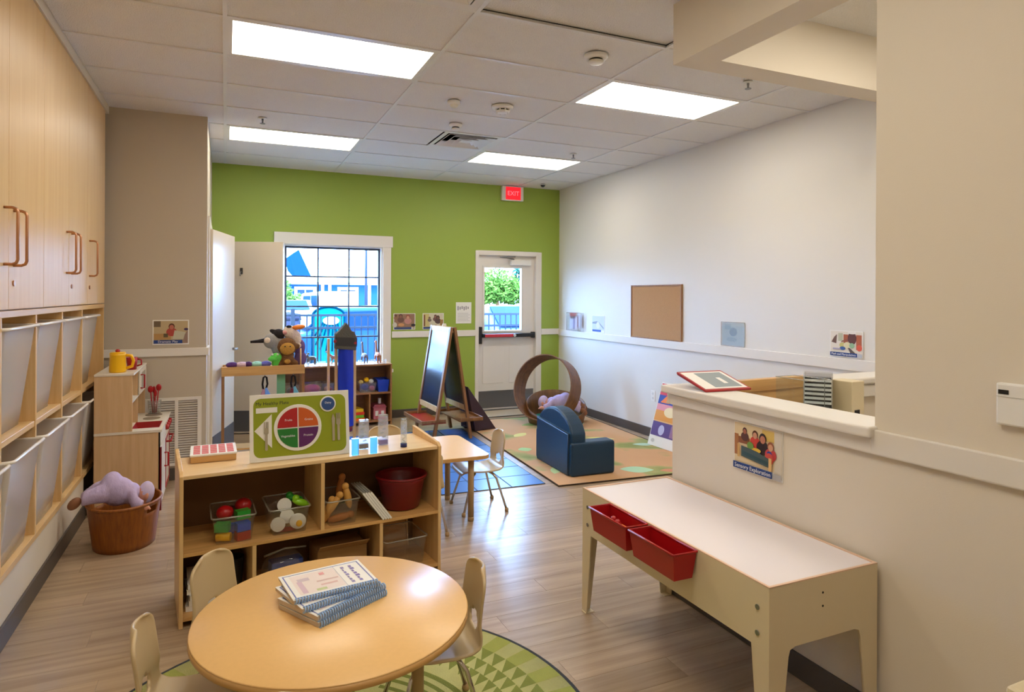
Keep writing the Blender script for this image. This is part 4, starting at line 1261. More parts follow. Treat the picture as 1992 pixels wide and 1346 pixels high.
for x0, s in ((0, 1), (w_, -1)):
    for y0, sy in ((0, 1), (l_, -1)):
        lg = MB()
        xs_ = [x0, x0 + s * 0.006]
        lg.prism([(y0, 0.003), (y0 + sy * 0.042, 0.003), (y0 + sy * 0.078, LZ - A), (y0 + sy * 0.078, LZ), (y0, LZ)], xs_[0], xs_[1], 'yz')
        ys_ = [y0, y0 + sy * 0.006]
        xi = x0 + s * 0.006
        lg.prism([(xi, 0.003), (x0 + s * 0.042, 0.003), (x0 + s * 0.085, LZ - A - 0.03), (x0 + s * 0.092, LZ - A - 0.008), (x0 + s * 0.115, LZ - A), (x0 + s * 0.115, LZ), (xi, LZ)], ys_[0], ys_[1], 'xz')
        lgo = lg.build('leg', M_enamel, t)
        B(x0 - 0.004 if s > 0 else x0 - 0.045, y0 + (0.002 if sy > 0 else -0.04), 0, x0 + 0.045 if s > 0 else x0 + 0.004, y0 + (0.04 if sy > 0 else -0.002), 0.003).build('foot_plate', M_enamel, lgo)
        for zz in (0.52, 0.435):
            MB().cyl((x0 - s * 0.003, y0 + sy * 0.05, zz), (x0, y0 + sy * 0.05, zz), 0.009, n=12).build('bolt', M_steel, lgo)
for y0 in (0, l_ - 0.006):
    MB().prism([(0.115, LZ - A), (w_ - 0.115, LZ - A), (w_ - 0.115, LZ - 0.001), (0.115, LZ - 0.001)], y0, y0 + 0.006, 'xz').build('end_apron', M_enamel, t)
for zz in (0.545, 0.50):
    MB().cyl((0.24, -0.001, zz), (0.24, 0.001, zz), 0.004, n=8).build('screw_hole', M_dark, t)
B(0.006, 0.006, LZ - 0.012, w_ - 0.006, l_ - 0.006, LZ - 0.001).build('top', M_acrylic, t)
mb = MB().box(0, 0, LZ - 0.001, w_, 0.010, LZ + 0.003).box(0, l_ - 0.010, LZ - 0.001, w_, l_, LZ + 0.003).box(0, 0.010, LZ - 0.001, 0.010, l_ - 0.010, LZ + 0.003).box(w_ - 0.010, 0.010, LZ - 0.001, w_, l_ - 0.010, LZ + 0.003)
mb.build('top_frame', mat('table_top_frame', (226, 190, 160), 0.4), t)

def tray(label, y0, y1):
    L = y1 - y0
    t = T('red_tray', label, 'tray', (LX0 - 0.108, y0, 0.495), 0, 'red hanging trays')
    mb = MB()
    mb.frus([(0.012, 0.012, 0), (0.093, 0.012, 0), (0.093, L - 0.012, 0), (0.012, L - 0.012, 0)], [(0.0, 0.0, 0.098), (0.103, 0.0, 0.098), (0.103, L, 0.098), (0.0, L, 0.098)])
    sk = MB(); sk.v = mb.v; sk.f = [f for i, f in enumerate(mb.f) if i != 1]; sk.m = [0] * 5; sk.sm = [False] * 5
    sk.build('body', M_red, t, solid=0.004)
    MB().tube([(-0.003, -0.003, 0.1), (0.104, -0.003, 0.1), (0.104, L + 0.003, 0.1), (-0.003, L + 0.003, 0.1)], 0.005, 8, closed=True).build('rim', M_redrim, t)
    return t
M_redrim = mat('red_rim', (176, 36, 36), 0.3)
tray('red hanging tray with small toys on the far part of the light table edge', 2.235, 2.515)
tray('empty red hanging tray on the near part of the light table edge', 1.925, 2.205)
toy('toy_figure', 'small red toy in the far red tray', 'toy', (1.555, 2.39, 0.502), [('body', MB().box(-0.016, -0.022, 0, 0.016, 0.022, 0.06), M_redrim), ('top_bump', MB().ell((0, 0.018, 0.068), 0.013).ell((0, -0.015, 0.064), 0.013), M_redrim)], 'small toys in the red tray')
toy('toy_figure', 'small orange toy in the far red tray', 'toy', (1.556, 2.345, 0.502), [('body', MB().frus([(-0.012, -0.016, 0), (0.012, -0.016, 0), (0.012, 0.016, 0), (-0.012, 0.016, 0)], [(-0.018, -0.022, 0.055), (0.018, -0.022, 0.055), (0.018, 0.022, 0.055), (-0.018, 0.022, 0.055)]), M_orange)], 'small toys in the red tray')
toy('toy_figure', 'small lime green toy in the far red tray', 'toy', (1.556, 2.295, 0.502), [('body', MB().ell((0, 0, 0.024), (0.024, 0.026, 0.022)), M_lime), ('crown', MB().cyl((0, 0, 0.04), (0, 0, 0.06), 0.01, 0.003, 8), M_lime)], 'small toys in the red tray')

# ------------------------------------------------------------------ half wall area
SE = heads([(0.24, 0.83, 0.055, (70, 36, 26), (170, 100, 70), (90, 50, 40)), (0.46, 0.80, 0.07, (84, 44, 28), (206, 150, 120), (206, 62, 48)), (0.62, 0.76, 0.085, (40, 22, 18), (186, 120, 92), (40, 20, 22)), (0.78, 0.64, 0.075, (150, 88, 56), (216, 160, 124), (198, 62, 60))])
p_se = [(rect(0.01, 0.15, 0.99, 0.98), (226, 204, 160)), (rect(0.01, 0.3, 0.1, 0.74), (170, 110, 58)), (rect(0.1, 0.56, 0.34, 0.70), (140, 84, 46)), (rect(0.6, 0.74, 0.84, 0.95), (220, 186, 96)), (rect(0.84, 0.05, 0.99, 0.98), (214, 204, 186))] + SE + \
       [(disc(0.37, 0.56, 0.07, 0.08), (110, 150, 60)), (disc(0.5, 0.5, 0.09, 0.045), (232, 190, 60)), (disc(0.76, 0.5, 0.05, 0.055), (40, 70, 160)), (disc(0.76, 0.4, 0.08, 0.12), (200, 70, 50)),
        ([(0.18, 0.30), (0.75, 0.22), (0.75, 0.40), (0.5, 0.48), (0.18, 0.52)], (66, 84, 84)), ([(0.2, 0.34), (0.74, 0.26), (0.74, 0.33), (0.2, 0.42)], (40, 72, 76)), (rect(0.1, 0.27, 0.15, 0.55), (214, 170, 100)), (rect(0.75, 0.16, 0.81, 0.42), (224, 180, 112)),
        (rect(0.01, 0.02, 0.82, 0.155), NAVY), (rect(0.84, 0.02, 0.99, 0.14), (176, 172, 170))]
poster('photo_poster', 'photo poster of a group at a water table on the half wall', (XH - 0.001, 2.298, 0.765), -90, 0.283, 0.213, p_se, 'photo posters', txt=[('Sensory Exploration', 0.026, 0.42, 0.085, W_)])
t = T('thermostat', 'white wall controller with a small dark window at the right picture edge', 'thermostat', (XH, 1.19, 1.165), -90)
B(0, -0.022, 0, 0.085, 0, 0.125).build('housing', M_white, t, bevel=0.006)
B(0.008, -0.0235, 0.092, 0.036, -0.022, 0.105).build('window', M_black, t)
B(0.003, -0.0235, 0.084, 0.082, -0.022, 0.0855).build('seam', pm(190, 188, 180), t)

t = T('sign_frame', 'slanted red-framed sign lying on the end of the half wall cap', 'sign', (2.115, 2.47, 1.083), -4)
MB().prism([(0.0, 0.0), (0.24, 0.062), (0.24, 0.056), (0.008, 0.0)], 0, 0.26, 'yz').build('wedge', M_redd, t)
sg = T('x', '', '', (0, 0, 0)); bpy.data.objects.remove(sg)
def slant(x0, v0, x1, v1, off):
    L = math.hypot(0.24, 0.062); cy, cz = 0.24 / L, 0.062 / L
    ny, nz = -cz, cy
    def P(x, v): return (x, v * L * cy + ny * off, v * L * cz + nz * off)
    return [P(x0, v0), P(x1, v0), P(x1, v1), P(x0, v1)]
MB().frus(slant(-0.004, 0, 0.264, 1, 0.001), slant(-0.004, 0, 0.264, 1, 0.010)).build('frame', M_redrim, t)
MB().frus(slant(0.006, 0.06, 0.254, 0.94, 0.010), slant(0.006, 0.06, 0.254, 0.94, 0.0106)).build('sheet', M_paper, t)
MB().frus(slant(0.075, 0.12, 0.235, 0.88, 0.0106), slant(0.075, 0.12, 0.235, 0.88, 0.011)).build('picture', pm(150, 160, 164), t)
MB().frus(slant(0.16, 0.3, 0.185, 0.6, 0.011), slant(0.16, 0.3, 0.185, 0.6, 0.0112)).build('print_mark', M_paper, t)

# gate and things in the changing alcove
t = T('wooden_gate', 'honey wooden half gate between the half wall ends', 'gate', (2.36, 2.66, 0.05), 4)
B(0, 0, 0, 0.73, 0.03, 1.03).build('panel', M_maplex, t, bevel=0.003)
MB().box(0.0, -0.008, 0.98, 0.73, 0.038, 1.045).build('top_rail', M_maplex, t, bevel=0.004)
MB().cyl((0.68, -0.03, 0.9), (0.68, 0.0, 0.9), 0.015).build('latch', M_steel, t)
t = T('changing_counter', 'cream changing counter hidden behind the half wall', 'counter', (2.30, 1.75, 0))
B(0, 0, 0.05, 0.62, 0.70, 0.86).build('cabinet', M_enamel, t, bevel=0.004)
B(-0.01, -0.01, 0.86, 0.64, 0.71, 0.89).build('counter_top', M_trim, t, bevel=0.006)
B(0.02, 0.02, 0, 0.58, 0.68, 0.05).build('plinth', M_base, t)
t = T('tray_tower', 'stack of black and white letter trays behind the half wall cap', 'paper trays', (2.60, 2.33, 0.89), -50)
for q in range(12):
    z = 0.004 + q * 0.0215
    sh = B(0, 0, z, 0.125, 0.22, z + 0.011).build('tray', M_white if q != 5 else M_black, t)
    B(0.004, 0.012, z + 0.011, 0.121, 0.22, z + 0.0205).build('paper', M_black if q % 1 == 0 else M_paper, sh)  # black filler stands in for the dark gaps between the trays
MB().box(-0.002, -0.004, 0, 0.003, 0.22, 0.262).box(0.122, -0.004, 0, 0.127, 0.22, 0.262).box(0.09, -0.006, 0, 0.094, 0, 0.262).build('frame', M_clearrim, t)
B(-0.004, -0.004, 0.262, 0.129, 0.224, 0.268).build('lid', M_clear, t)
t = T('acrylic_box', 'clear acrylic box beside the letter trays', 'box', (2.44, 2.14, 0.89), 4)
mb = MB()
mb.box(0, 0, 0, 0.003, 0.2, 0.27).box(0.127, 0, 0, 0.13, 0.2, 0.27).box(0.003, 0, 0, 0.127, 0.003, 0.27).box(0.003, 0.197, 0, 0.127, 0.2, 0.27)
mb.build('walls', M_glass, t)
B(0.003, 0.003, 0.0, 0.127, 0.197, 0.003).build('bottom', M_glass, t)
MB().tube([(0, 0, 0.27), (0.13, 0, 0.27), (0.13, 0.2, 0.27), (0, 0.2, 0.27)], 0.002, 6, closed=True).build('rim', M_clearrim, t)
t = T('glove_box', 'beige dispenser with a dark slot beside the letter trays', 'box', (2.80, 2.22, 0.89), 6)
B(0, 0, 0, 0.10, 0.12, 0.24).build('body', M_enamel, t, bevel=0.004)
B(0.02, -0.002, 0.03, 0.06, 0, 0.10).build('slot', M_dark, t)

# near right corner table
t = T('side_table', 'cream table corner at the bottom right picture corner', 'table', (1.555, 0.30, 0))
B(0, 0, 0.67, 0.56, 0.555, 0.70).build('top', M_enamel, t, bevel=0.01, seg=3)
for x in (0.03, 0.49):
    for y_ in (0.03, 0.485):
        B(x, y_, 0, x + 0.04, y_ + 0.04, 0.67).build('leg', M_enamel, t)

# ------------------------------------------------------------------ right wall things
t = T('cork_board', 'tan cork board in a thin wooden frame on the right wall', 'cork board', (X_R - 0.001, 6.285, 1.078), -90)
B(0.012, -0.012, 0.012, 0.893, 0, 0.583).build('cork', M_cork, t)
MB().box(0, -0.02, 0, 0.905, 0, 0.012).box(0, -0.02, 0.583, 0.905, 0, 0.595).box(0, -0.02, 0.012, 0.012, 0, 0.583).box(0.893, -0.02, 0.012, 0.905, 0, 0.583).build('frame', M_oak, t)
MM = [(rect(0.02, 0.16, 0.98, 0.97), (230, 222, 208)), (rect(0.42, 0.5, 0.56, 0.86), (170, 92, 52)), (rect(0.8, 0.3, 0.96, 0.86), (180, 98, 60)), (rect(0.26, 0.6, 0.4, 0.9), (190, 190, 160)), ([(0.05, 0.55), (0.2, 0.5), (0.22, 0.85), (0.14, 0.75)], (110, 80, 66))] + \
     [(disc(0.68, 0.72, 0.13, 0.24), (96, 52, 42)), (disc(0.68, 0.93, 0.13, 0.05), (236, 232, 226)), ([(0.34, 0.56), (0.56, 0.62), (0.56, 0.7), (0.38, 0.62)], (150, 84, 56)), (disc(0.4, 0.45, 0.1, 0.1), (206, 196, 120)), (disc(0.54, 0.45, 0.11, 0.13), (226, 216, 176)), (disc(0.68, 0.45, 0.08, 0.1), (150, 190, 150)), (disc(0.4, 0.33, 0.09, 0.07), (60, 96, 160)),
      (disc(0.9, 0.38, 0.08, 0.12), (222, 96, 66)), ([(0.56, 0.36), (0.62, 0.36), (0.8, 0.16), (0.64, 0.16)], (92, 76, 70)), (rect(0.1, 0.27, 0.34, 0.33), (176, 168, 190)), (rect(0.02, 0.03, 0.84, 0.17), NAVY), (rect(0.86, 0.03, 0.98, 0.16), (190, 194, 204))]
poster('photo_poster', 'photo poster of a child with colourful pieces on the right wall near the jamb', (X_R - 0.004, 3.60, 1.092), -90, 0.285, 0.20, MM, 'photo posters', txt=[('Math and Manipulatives', 0.0225, 0.43, 0.10, W_)])
SM = [(rect(0.03, 0.14, 0.97, 0.97), (206, 212, 214)), ([(0.05, 0.6), (0.4, 0.66), (0.6, 0.6), (0.95, 0.3), (0.95, 0.2), (0.6, 0.5), (0.05, 0.5)], (150, 156, 166)), (disc(0.5, 0.42, 0.14, 0.2), (226, 224, 222)), (rect(0.05, 0.04, 0.75, 0.16), (46, 84, 170))]
poster('photo_poster', 'small pale photo poster in the corner beside the clear holder', (X_R - 0.001, 7.18, 1.09), -90, 0.30, 0.213, SM, 'photo posters')
t = T('wall_pocket', 'clear acrylic wall pocket with red and white cards near the corner', 'holder', (X_R - 0.001, 7.77, 1.085), -90)
MB().box(0, -0.05, 0, 0.39, -0.047, 0.24).box(0, -0.047, 0, 0.003, 0, 0.24).box(0.387, -0.047, 0, 0.39, 0, 0.24).box(0.003, -0.047, 0, 0.387, 0, 0.003).build('pocket', M_clear, t)
MB().tube([(0, -0.05, 0.24), (0.39, -0.05, 0.24)], 0.003, 6).tube([(0, -0.05, 0), (0, -0.05, 0.24)], 0.003, 6).tube([(0.39, -0.05, 0), (0.39, -0.05, 0.24)], 0.003, 6).build('bright_edge', M_clearrim, t)
for a, b, z0, z1, m in ((0.04, 0.20, 0.165, 0.238, M_redrim), (0.03, 0.13, 0.02, 0.19, pm(214, 220, 236)), (0.13, 0.18, 0.02, 0.19, pm(120, 110, 170)), (0.18, 0.24, 0.02, 0.2, pm(236, 226, 236)), (0.24, 0.265, 0.04, 0.2, pm(130, 50, 60)), (0.27, 0.36, 0.04, 0.21, pm(206, 200, 214))):
    B(a, -0.02, z0, b, -0.016, z1).build('card', m, t)
t = T('plastic_sleeve', 'shiny clear plastic sleeve on the right wall past the cork board', 'sleeve', (X_R - 0.001, 4.802, 1.09), -90)
B(0.005, -0.003, 0.005, 0.297, 0, 0.215).build('insert', pm(196, 216, 226), t)
flat(t, 'picture', [(disc(0.15, 0.13, 0.05, 0.04), (150, 176, 196)), (rect(0.04, 0.15, 0.12, 0.2), (170, 196, 214)), (disc(0.13, 0.06, 0.07, 0.02), (176, 200, 214))], -0.003)
MB().box(0, -0.012, 0, 0.302, -0.009, 0.22).build('sleeve', M_clear, t)
MB().tube([(0, -0.011, 0), (0.302, -0.011, 0), (0.302, -0.011, 0.22), (0, -0.011, 0.22)], 0.003, 6, closed=True).build('bright_edge', M_clearrim, t)
t = T('wall_outlet', 'white electrical outlet low on the right wall', 'outlet', (X_R, 5.912, 0.395), -90)
B(0, -0.006, 0, 0.075, 0, 0.12).build('plate', M_white, t, bevel=0.003)
for zz in (0.035, 0.085):
    MB().prism(disc(0.0375, zz, 0.017, 0.014, 16), -0.0075, -0.006, 'xz').build('socket', pm(214, 212, 206), t)
# standing poster at the end of the half wall
FP = [(rect(0.02, 0.16, 0.98, 0.98), (236, 190, 120)), (rect(0.02, 0.80, 0.98, 0.98), (206, 50, 66)), (rect(0.02, 0.66, 0.98, 0.80), (40, 60, 150)), ([(0.1, 0.68), (0.5, 0.95), (0.6, 0.9), (0.4, 0.68)], (240, 130, 60)), (rect(0.02, 0.56, 0.98, 0.66), (226, 150, 160)), (rect(0.02, 0.40, 0.98, 0.56), (222, 150, 40)),
      (disc(0.5, 0.55, 0.2, 0.08), (240, 222, 170)), (rect(0.02, 0.16, 0.98, 0.38), (92, 66, 130)), (disc(0.35, 0.26, 0.1, 0.08), (190, 190, 226)), (rect(0.65, 0.18, 0.9, 0.36), (150, 110, 150)), (disc(0.15, 0.08, 0.06, 0.03), (200, 196, 190))]
t = poster('standing_poster', 'bright standing poster leaning against the right wall by the half wall', (4.03, 5.60, 0.012), -88, 0.46, 0.66, FP, cat='poster', rx=0)
t.rotation_euler = (R(-17), 0, R(-88))
B(0.0, 0.0, 0, 0.46, 0.006, 0.66).build('backing', mat('cardboard', (150, 112, 66), 0.85), t)

# green wall papers
GA = [(rect(0.03, 0.16, 0.97, 0.97), (150, 116, 92)), (disc(0.06, 0.3, 0.1, 0.16), (206, 200, 186))] + heads([(0.33, 0.82, 0.1, (70, 44, 36), (140, 92, 74), (112, 80, 66)), (0.66, 0.76, 0.11, (150, 70, 56), (206, 156, 126), (196, 140, 128)), (0.1, 0.85, 0.06, (60, 40, 34), (120, 84, 64), (150, 110, 80))]) + [(disc(0.35, 0.3, 0.14, 0.1), (206, 150, 96)), (disc(0.9, 0.28, 0.1, 0.08), (40, 34, 40)), (rect(0.03, 0.03, 0.82, 0.16), (58, 78, 120)), (rect(0.86, 0.03, 0.97, 0.16), (186, 180, 150))]
poster('photo_poster', 'photo poster on the green wall beside the window casing', (1.94, Y_F - 0.001, 1.108), 0, 0.283, 0.208, GA, 'photo posters')
GB = [(rect(0.03, 0.16, 0.97, 0.97), (214, 206, 180)), (rect(0.03, 0.16, 0.3, 0.97), (206, 190, 126)), (rect(0.05, 0.2, 0.12, 0.9), (130, 90, 60))] + heads([(0.6, 0.8, 0.08, (84, 50, 48), (150, 100, 84), (120, 84, 80)), (0.72, 0.72, 0.1, (60, 42, 40), (120, 84, 70), (92, 72, 72)), (0.32, 0.7, 0.06, (60, 50, 46), (140, 110, 90), (120, 104, 96))]) + [(rect(0.82, 0.2, 0.97, 0.6), (160, 120, 70)), (rect(0.03, 0.03, 0.82, 0.16), (58, 78, 120))]
poster('photo_poster', 'photo poster on the green wall half hidden by the easel', (2.32, Y_F - 0.001, 1.108), 0, 0.283, 0.208, GB, 'photo posters')
GP = [(rect(0.1 + 0.13 * i, 0.62 + 0.03 * (i % 3), 0.17 + 0.13 * i, 0.82 - 0.03 * (i % 2)), (140, 138, 142)) for i in range(6)] + [(rect(0.1, 0.12 + 0.07 * i, 0.9 - 0.1 * (i % 2), 0.135 + 0.07 * i), (176, 172, 176)) for i in range(6)]
poster('printed_notice', 'white printed notice on the green wall next to the exit door', (2.77, Y_F - 0.001, 1.178), 0, 0.215, 0.28, GP, cat='notice')

# door mat
t = T('door_mat', 'flat beige mat in front of the exit door', 'mat', (3.0, 7.62, 0))
MB().prism(rrect(0, 0, 0.95, 0.43, 0.02), 0.0005, 0.008, 'xy').build('mat', mat('mat_beige', (196, 182, 160), 0.9, bump=0.5, bscale=200), t)
MB().tube([(x, y_, 0.006) for x, y_ in rrect(0, 0, 0.95, 0.43, 0.02)], 0.005, 6, closed=True).build('edge', M_base, t)

# ------------------------------------------------------------------ big leaf rug
def leafrugmat():
    m = bpy.data.materials.new('leaf_rug_pile'); m.use_nodes = True
    nt = m.node_tree; b = nt.nodes['Principled BSDF']; b.inputs['Roughness'].default_value = 0.95
    tc = nt.nodes.new('ShaderNodeTexCoord')
    n = nt.nodes.new('ShaderNodeTexNoise'); n.inputs['Scale'].default_value = 1.5; n.inputs['Detail'].default_value = 3
    nt.links.new(tc.outputs['Object'], n.inputs['Vector'])
    r = nt.nodes.new('ShaderNodeValToRGB')
    e = r.color_ramp.elements
    e[0].position = 0.0; e[0].color = (*lin((196, 152, 108)), 1)
    e[1].position = 0.52; e[1].color = (*lin((204, 160, 116)), 1)
    for p, c in ((0.57, (164, 162, 102)), (0.63, (136, 148, 86)), (0.74, (188, 168, 112))):
        q = e.new(p); q.color = (*lin(c), 1)
    nt.links.new(n.outputs['Fac'], r.inputs['Fac'])
    nt.links.new(r.outputs['Color'], b.inputs['Base Color'])
    n2 = nt.nodes.new('ShaderNodeTexNoise'); n2.inputs['Scale'].default_value = 160
    nt.links.new(tc.outputs['Object'], n2.inputs['Vector'])
    bp_ = nt.nodes.new('ShaderNodeBump'); bp_.inputs['Strength'].default_value = 0.5
    nt.links.new(n2.outputs['Fac'], bp_.inputs['Height']); nt.links.new(bp_.outputs['Normal'], b.inputs['Normal'])
    return m
rg = T('leaf_rug', 'large tan rug with green leaf print under the blue armchair', 'rug', (2.474, 4.639, 0), -3.4)
RWd, RLn = 1.60, 2.86
B(0, 0, 0.001, RWd, RLn, 0.009).build('pile', leafrugmat(), rg)
MB().tube([(0, 0, 0.006), (RWd, 0, 0.006), (RWd, RLn, 0.006), (0, RLn, 0.006)], 0.0075, 6, closed=True).build('binding', mat('rug_edge_dark', (74, 58, 44), 0.9), rg)
def leafshape(cx, cy, a, L, w):
    p = []
    for i in range(9):
        s = i / 8; p.append((L * (s - 0.5), w * math.sin(PI * s) ** 0.8))
    for i in range(7, 0, -1):
        s = i / 8; p.append((L * (s - 0.5), -w * math.sin(PI * s) ** 0.8))
    ca, sa = math.cos(R(a)), math.sin(R(a))
    return [(cx + x * ca - y * sa, cy + x * sa + y * ca) for x, y in p]
MINT = (176, 214, 176); LEM = (214, 208, 132); PINK = (206, 140, 108)
for cx, cy, a, L, w, c in ((0.86, 0.22, -25, 0.30, 0.10, MINT), (0.18, 0.45, 60, 0.26, 0.05, (190, 212, 150)), (1.16, 1.45, -30, 0.3, 0.06, LEM), (1.45, 1.05, -20, 0.24, 0.06, (180, 210, 190)), (1.12, 0.10, -15, 0.18, 0.05, PINK),
                           (0.2, 1.25, 90, 0.16, 0.07, (170, 210, 150)), (0.75, 2.4, 10, 0.3, 0.08, (150, 168, 92)), (0.4, 1.9, 40, 0.25, 0.06, LEM), (1.3, 2.3, 60, 0.3, 0.08, MINT)):
    MB().prism(leafshape(cx, cy, a, L, w), 0.009, 0.0096, 'xy').build('leaf_print', mat('leaf_%d' % c[1] + str(c[0]), c, 0.95), rg)
# play mat, its blue strengthened with the window's reflected daylight
pmx = T('play_mat', 'vinyl play mat in window-light blue with dark road lines beside the leaf rug', 'mat', (0.95, 4.82, 0), -2.5)
B(0, 0, 0.0005, 1.46, 2.35, 0.005).build('mat', mat('vinyl_window_blue', (52, 104, 178), 0.32), pmx)
for i in range(1, 5):
    B(1.46 * i / 5 - 0.006, 0.0, 0.005, 1.46 * i / 5 + 0.006, 2.35, 0.0056).build('road_line', pm(34, 52, 92), pmx)
for j in range(1, 8):
    B(0, 2.35 * j / 8 - 0.006, 0.005, 1.46, 2.35 * j / 8 + 0.006, 0.0058).build('road_line', pm(34, 52, 92), pmx)
MB().tube([(0, 0, 0.003), (1.46, 0, 0.003), (1.46, 2.35, 0.003), (0, 2.35, 0.003)], 0.004, 6, closed=True).build('edge', pm(70, 66, 66), pmx)

# ------------------------------------------------------------------ armchair
t = T('armchair', 'dark blue vinyl child\'s armchair with a rounded back on the leaf rug', 'armchair', (2.66, 4.80, 0.011), -2)
def arch(y0, y1, z0, zs, zt, n=14):
    p = [(y0, z0), (y1, z0)]
    for i in range(n + 1):
        s = i / n
        y = y1 + (y0 - y1) * s
        p.append((y, zs + (zt - zs) * math.sin(PI * s) ** 0.6))
    return p
MB().prism(arch(0.02, 0.73, 0.02, 0.36, 0.535), 0.03, 0.17, 'yz').build('backrest', M_navy, t, bevel=0.02, seg=3)
MB().prism([(0.05, 0.0), (0.70, 0.0), (0.70, 0.40), (0.05, 0.36)], 0.008, 0.04, 'yz').build('back_panel', M_navy, t, bevel=0.01)
for y0 in (0.0, 0.60):
    B(0.02, y0, 0, 0.445, y0 + 0.15, 0.285).build('arm', M_navy, t, bevel=0.022, seg=3)
B(0.10, 0.14, 0, 0.43, 0.61, 0.19).build('seat_cushion', M_navy, t, bevel=0.025, seg=3)
mb = MB().tube([(0.012, 0.055, 0.36), (0.012, 0.695, 0.40)], 0.004, 6).tube([(0.012, 0.055, 0.01), (0.012, 0.055, 0.36)], 0.004, 6)
mb.build('piping', mat('piping_navy', (10, 44, 76), 0.5), t)

# ------------------------------------------------------------------ hoop nest with doll
nz = 0.011
t = T('hoop_nest', 'brown woven nest with a large upright hoop handle by the exit door', 'nest basket', (3.70, 7.02, nz), -20)
n = 40
mb = MB(); rings = []
for f, r_, tl in ((0, 0.33, 0), (0.35, 0.345, 0.035), (0.7, 0.355, 0.08), (1.0, 0.36, 0.13)):
    rings.append([(r_ * math.cos(2 * PI * i / n), r_ * math.sin(2 * PI * i / n), 0.003 + 0.21 * f + tl * math.sin(2 * PI * i / n)) for i in range(n)])
v = [p for q in rings for p in q]
mb.add(v, [(k_ * n + i, k_ * n + (i + 1) % n, (k_ + 1) * n + (i + 1) % n, (k_ + 1) * n + i) for k_ in range(3) for i in range(n)], 0, True)
mb.add(rings[0], [tuple(range(n))[::-1]])
mb.build('bowl', M_hoop, t, solid=0.012)
MB().lathe([(0.0, 0.06), (0.26, 0.07), (0.31, 0.05), (0.31, 0.02)], (0, 0, 0), 32).build('cushion', mat('cushion_green', (30, 130, 100), 0.9), t)
hoop = MB()
n = 56
v = []
for i in range(n):
    a = 2 * PI * i / n
    for r_, y_ in ((0.395, -0.125), (0.395, 0.125), (0.383, 0.125), (0.383, -0.125)):
        v.append((r_ * math.cos(a), y_, r_ * math.sin(a)))
hoop.add(v, [(i * 4 + q, i * 4 + (q + 1) % 4, ((i + 1) % n) * 4 + (q + 1) % 4, ((i + 1) % n) * 4 + q) for i in range(n) for q in range(4)], 0, False)
ho = hoop.build('hoop', M_hoop, t)
for p in ho.data.polygons: p.use_smooth = False
ho.location = (-0.13, -0.14, 0.425)
ho.rotation_euler = (R(-16), 0, R(-38))
doll('soft_doll', 'doll in lilac pyjamas lying in the brown hoop nest', (3.74, 6.98, 0.17), 150, 1.15).scale = (1, 1, 1.5)

# ------------------------------------------------------------------ easel
t = T('chalkboard_easel', 'wooden A-frame chalkboard easel before the exit door', 'easel', (2.22, 6.55, 0.006), 2)
EW, EH = 0.66, 1.20
def bar(p, q, w=0.022, d=0.014):
    p = Vector(p); q = Vector(q)
    dd = (q - p).normalized()
    s = Vector((0, 1, 0)) * (w) if abs(dd.y) < 0.7 else Vector((0, 0, 1)) * w
    s = (s - dd * s.dot(dd)).normalized() * w
    u = dd.cross(s).normalized() * d
    return MB().frus([p - s - u, p + s - u, p + s + u, p - s + u], [q - s - u, q + s - u, q + s + u, q - s + u])
sp_ = 0.21
for s in (-1, 1):
    for yy in (0.022, EW - 0.022):
        bar((s * sp_, yy, 0.002), (s * 0.018, yy, EH)).build('leg', M_oak, t)
    def onp(z): return s * (sp_ + (0.018 - sp_) * z / EH)
    z0, z1 = 0.36, 1.17
    MB().frus([(onp(z0) - 0.004, 0.044, z0), (onp(z0) + 0.004, 0.044, z0), (onp(z0) + 0.004, EW - 0.044, z0), (onp(z0) - 0.004, EW - 0.044, z0)],
              [(onp(z1) - 0.004, 0.044, z1), (onp(z1) + 0.004, 0.044, z1), (onp(z1) + 0.004, EW - 0.044, z1), (onp(z1) - 0.004, EW - 0.044, z1)]).build('chalkboard', M_chalk, t)
    for zz in (0.33, 1.17):
        bar((onp(zz), 0.03, zz), (onp(zz), EW - 0.03, zz), 0.028, 0.012).build('rail', M_maple, t)
    B(s * 0.08 if s > 0 else -0.34, 0.0, 0.185, 0.34 if s > 0 else -0.08, EW, 0.197).build('tray_board', M_red if s < 0 else M_oak, t)
    MB().box(s * 0.34 - 0.006, 0, 0.185, s * 0.34 + 0.006, EW, 0.225).box(min(s * 0.08, s * 0.34), 0, 0.185, max(s * 0.08, s * 0.34), 0.012, 0.225).box(min(s * 0.08, s * 0.34), EW - 0.012, 0.185, max(s * 0.08, s * 0.34), EW, 0.225).build('tray_lip', M_oak, t)
MB().prism([(-0.02, 0), (0.03, 0), (0.025, 0.03), (-0.015, 0.03)], 0, 0.004, 'xz').build('clip', M_white, t).location = (0, 0.3, 1.2)
dk = T('folded_cloth', 'dark cloth draped off the far side of the easel onto the floor', 'cloth', (2.60, 7.02, 0.01), 5)
MB().frus([(-0.02, -0.15, 0.0), (0.26, -0.12, 0.0), (0.24, 0.22, 0.0), (-0.04, 0.2, 0.0)], [(-0.10, -0.1, 0.5), (-0.09, -0.1, 0.5), (-0.09, 0.16, 0.5), (-0.10, 0.16, 0.5)]).build('drape', mat('cloth_dusk', (72, 58, 66), 0.95, spec=0.1), dk, bevel=0.01)
MB().ell((0.1, 0.05, 0.015), (0.17, 0.2, 0.02)).build('hem', mat('cloth_dusk', (70, 60, 78), 0.95), dk)

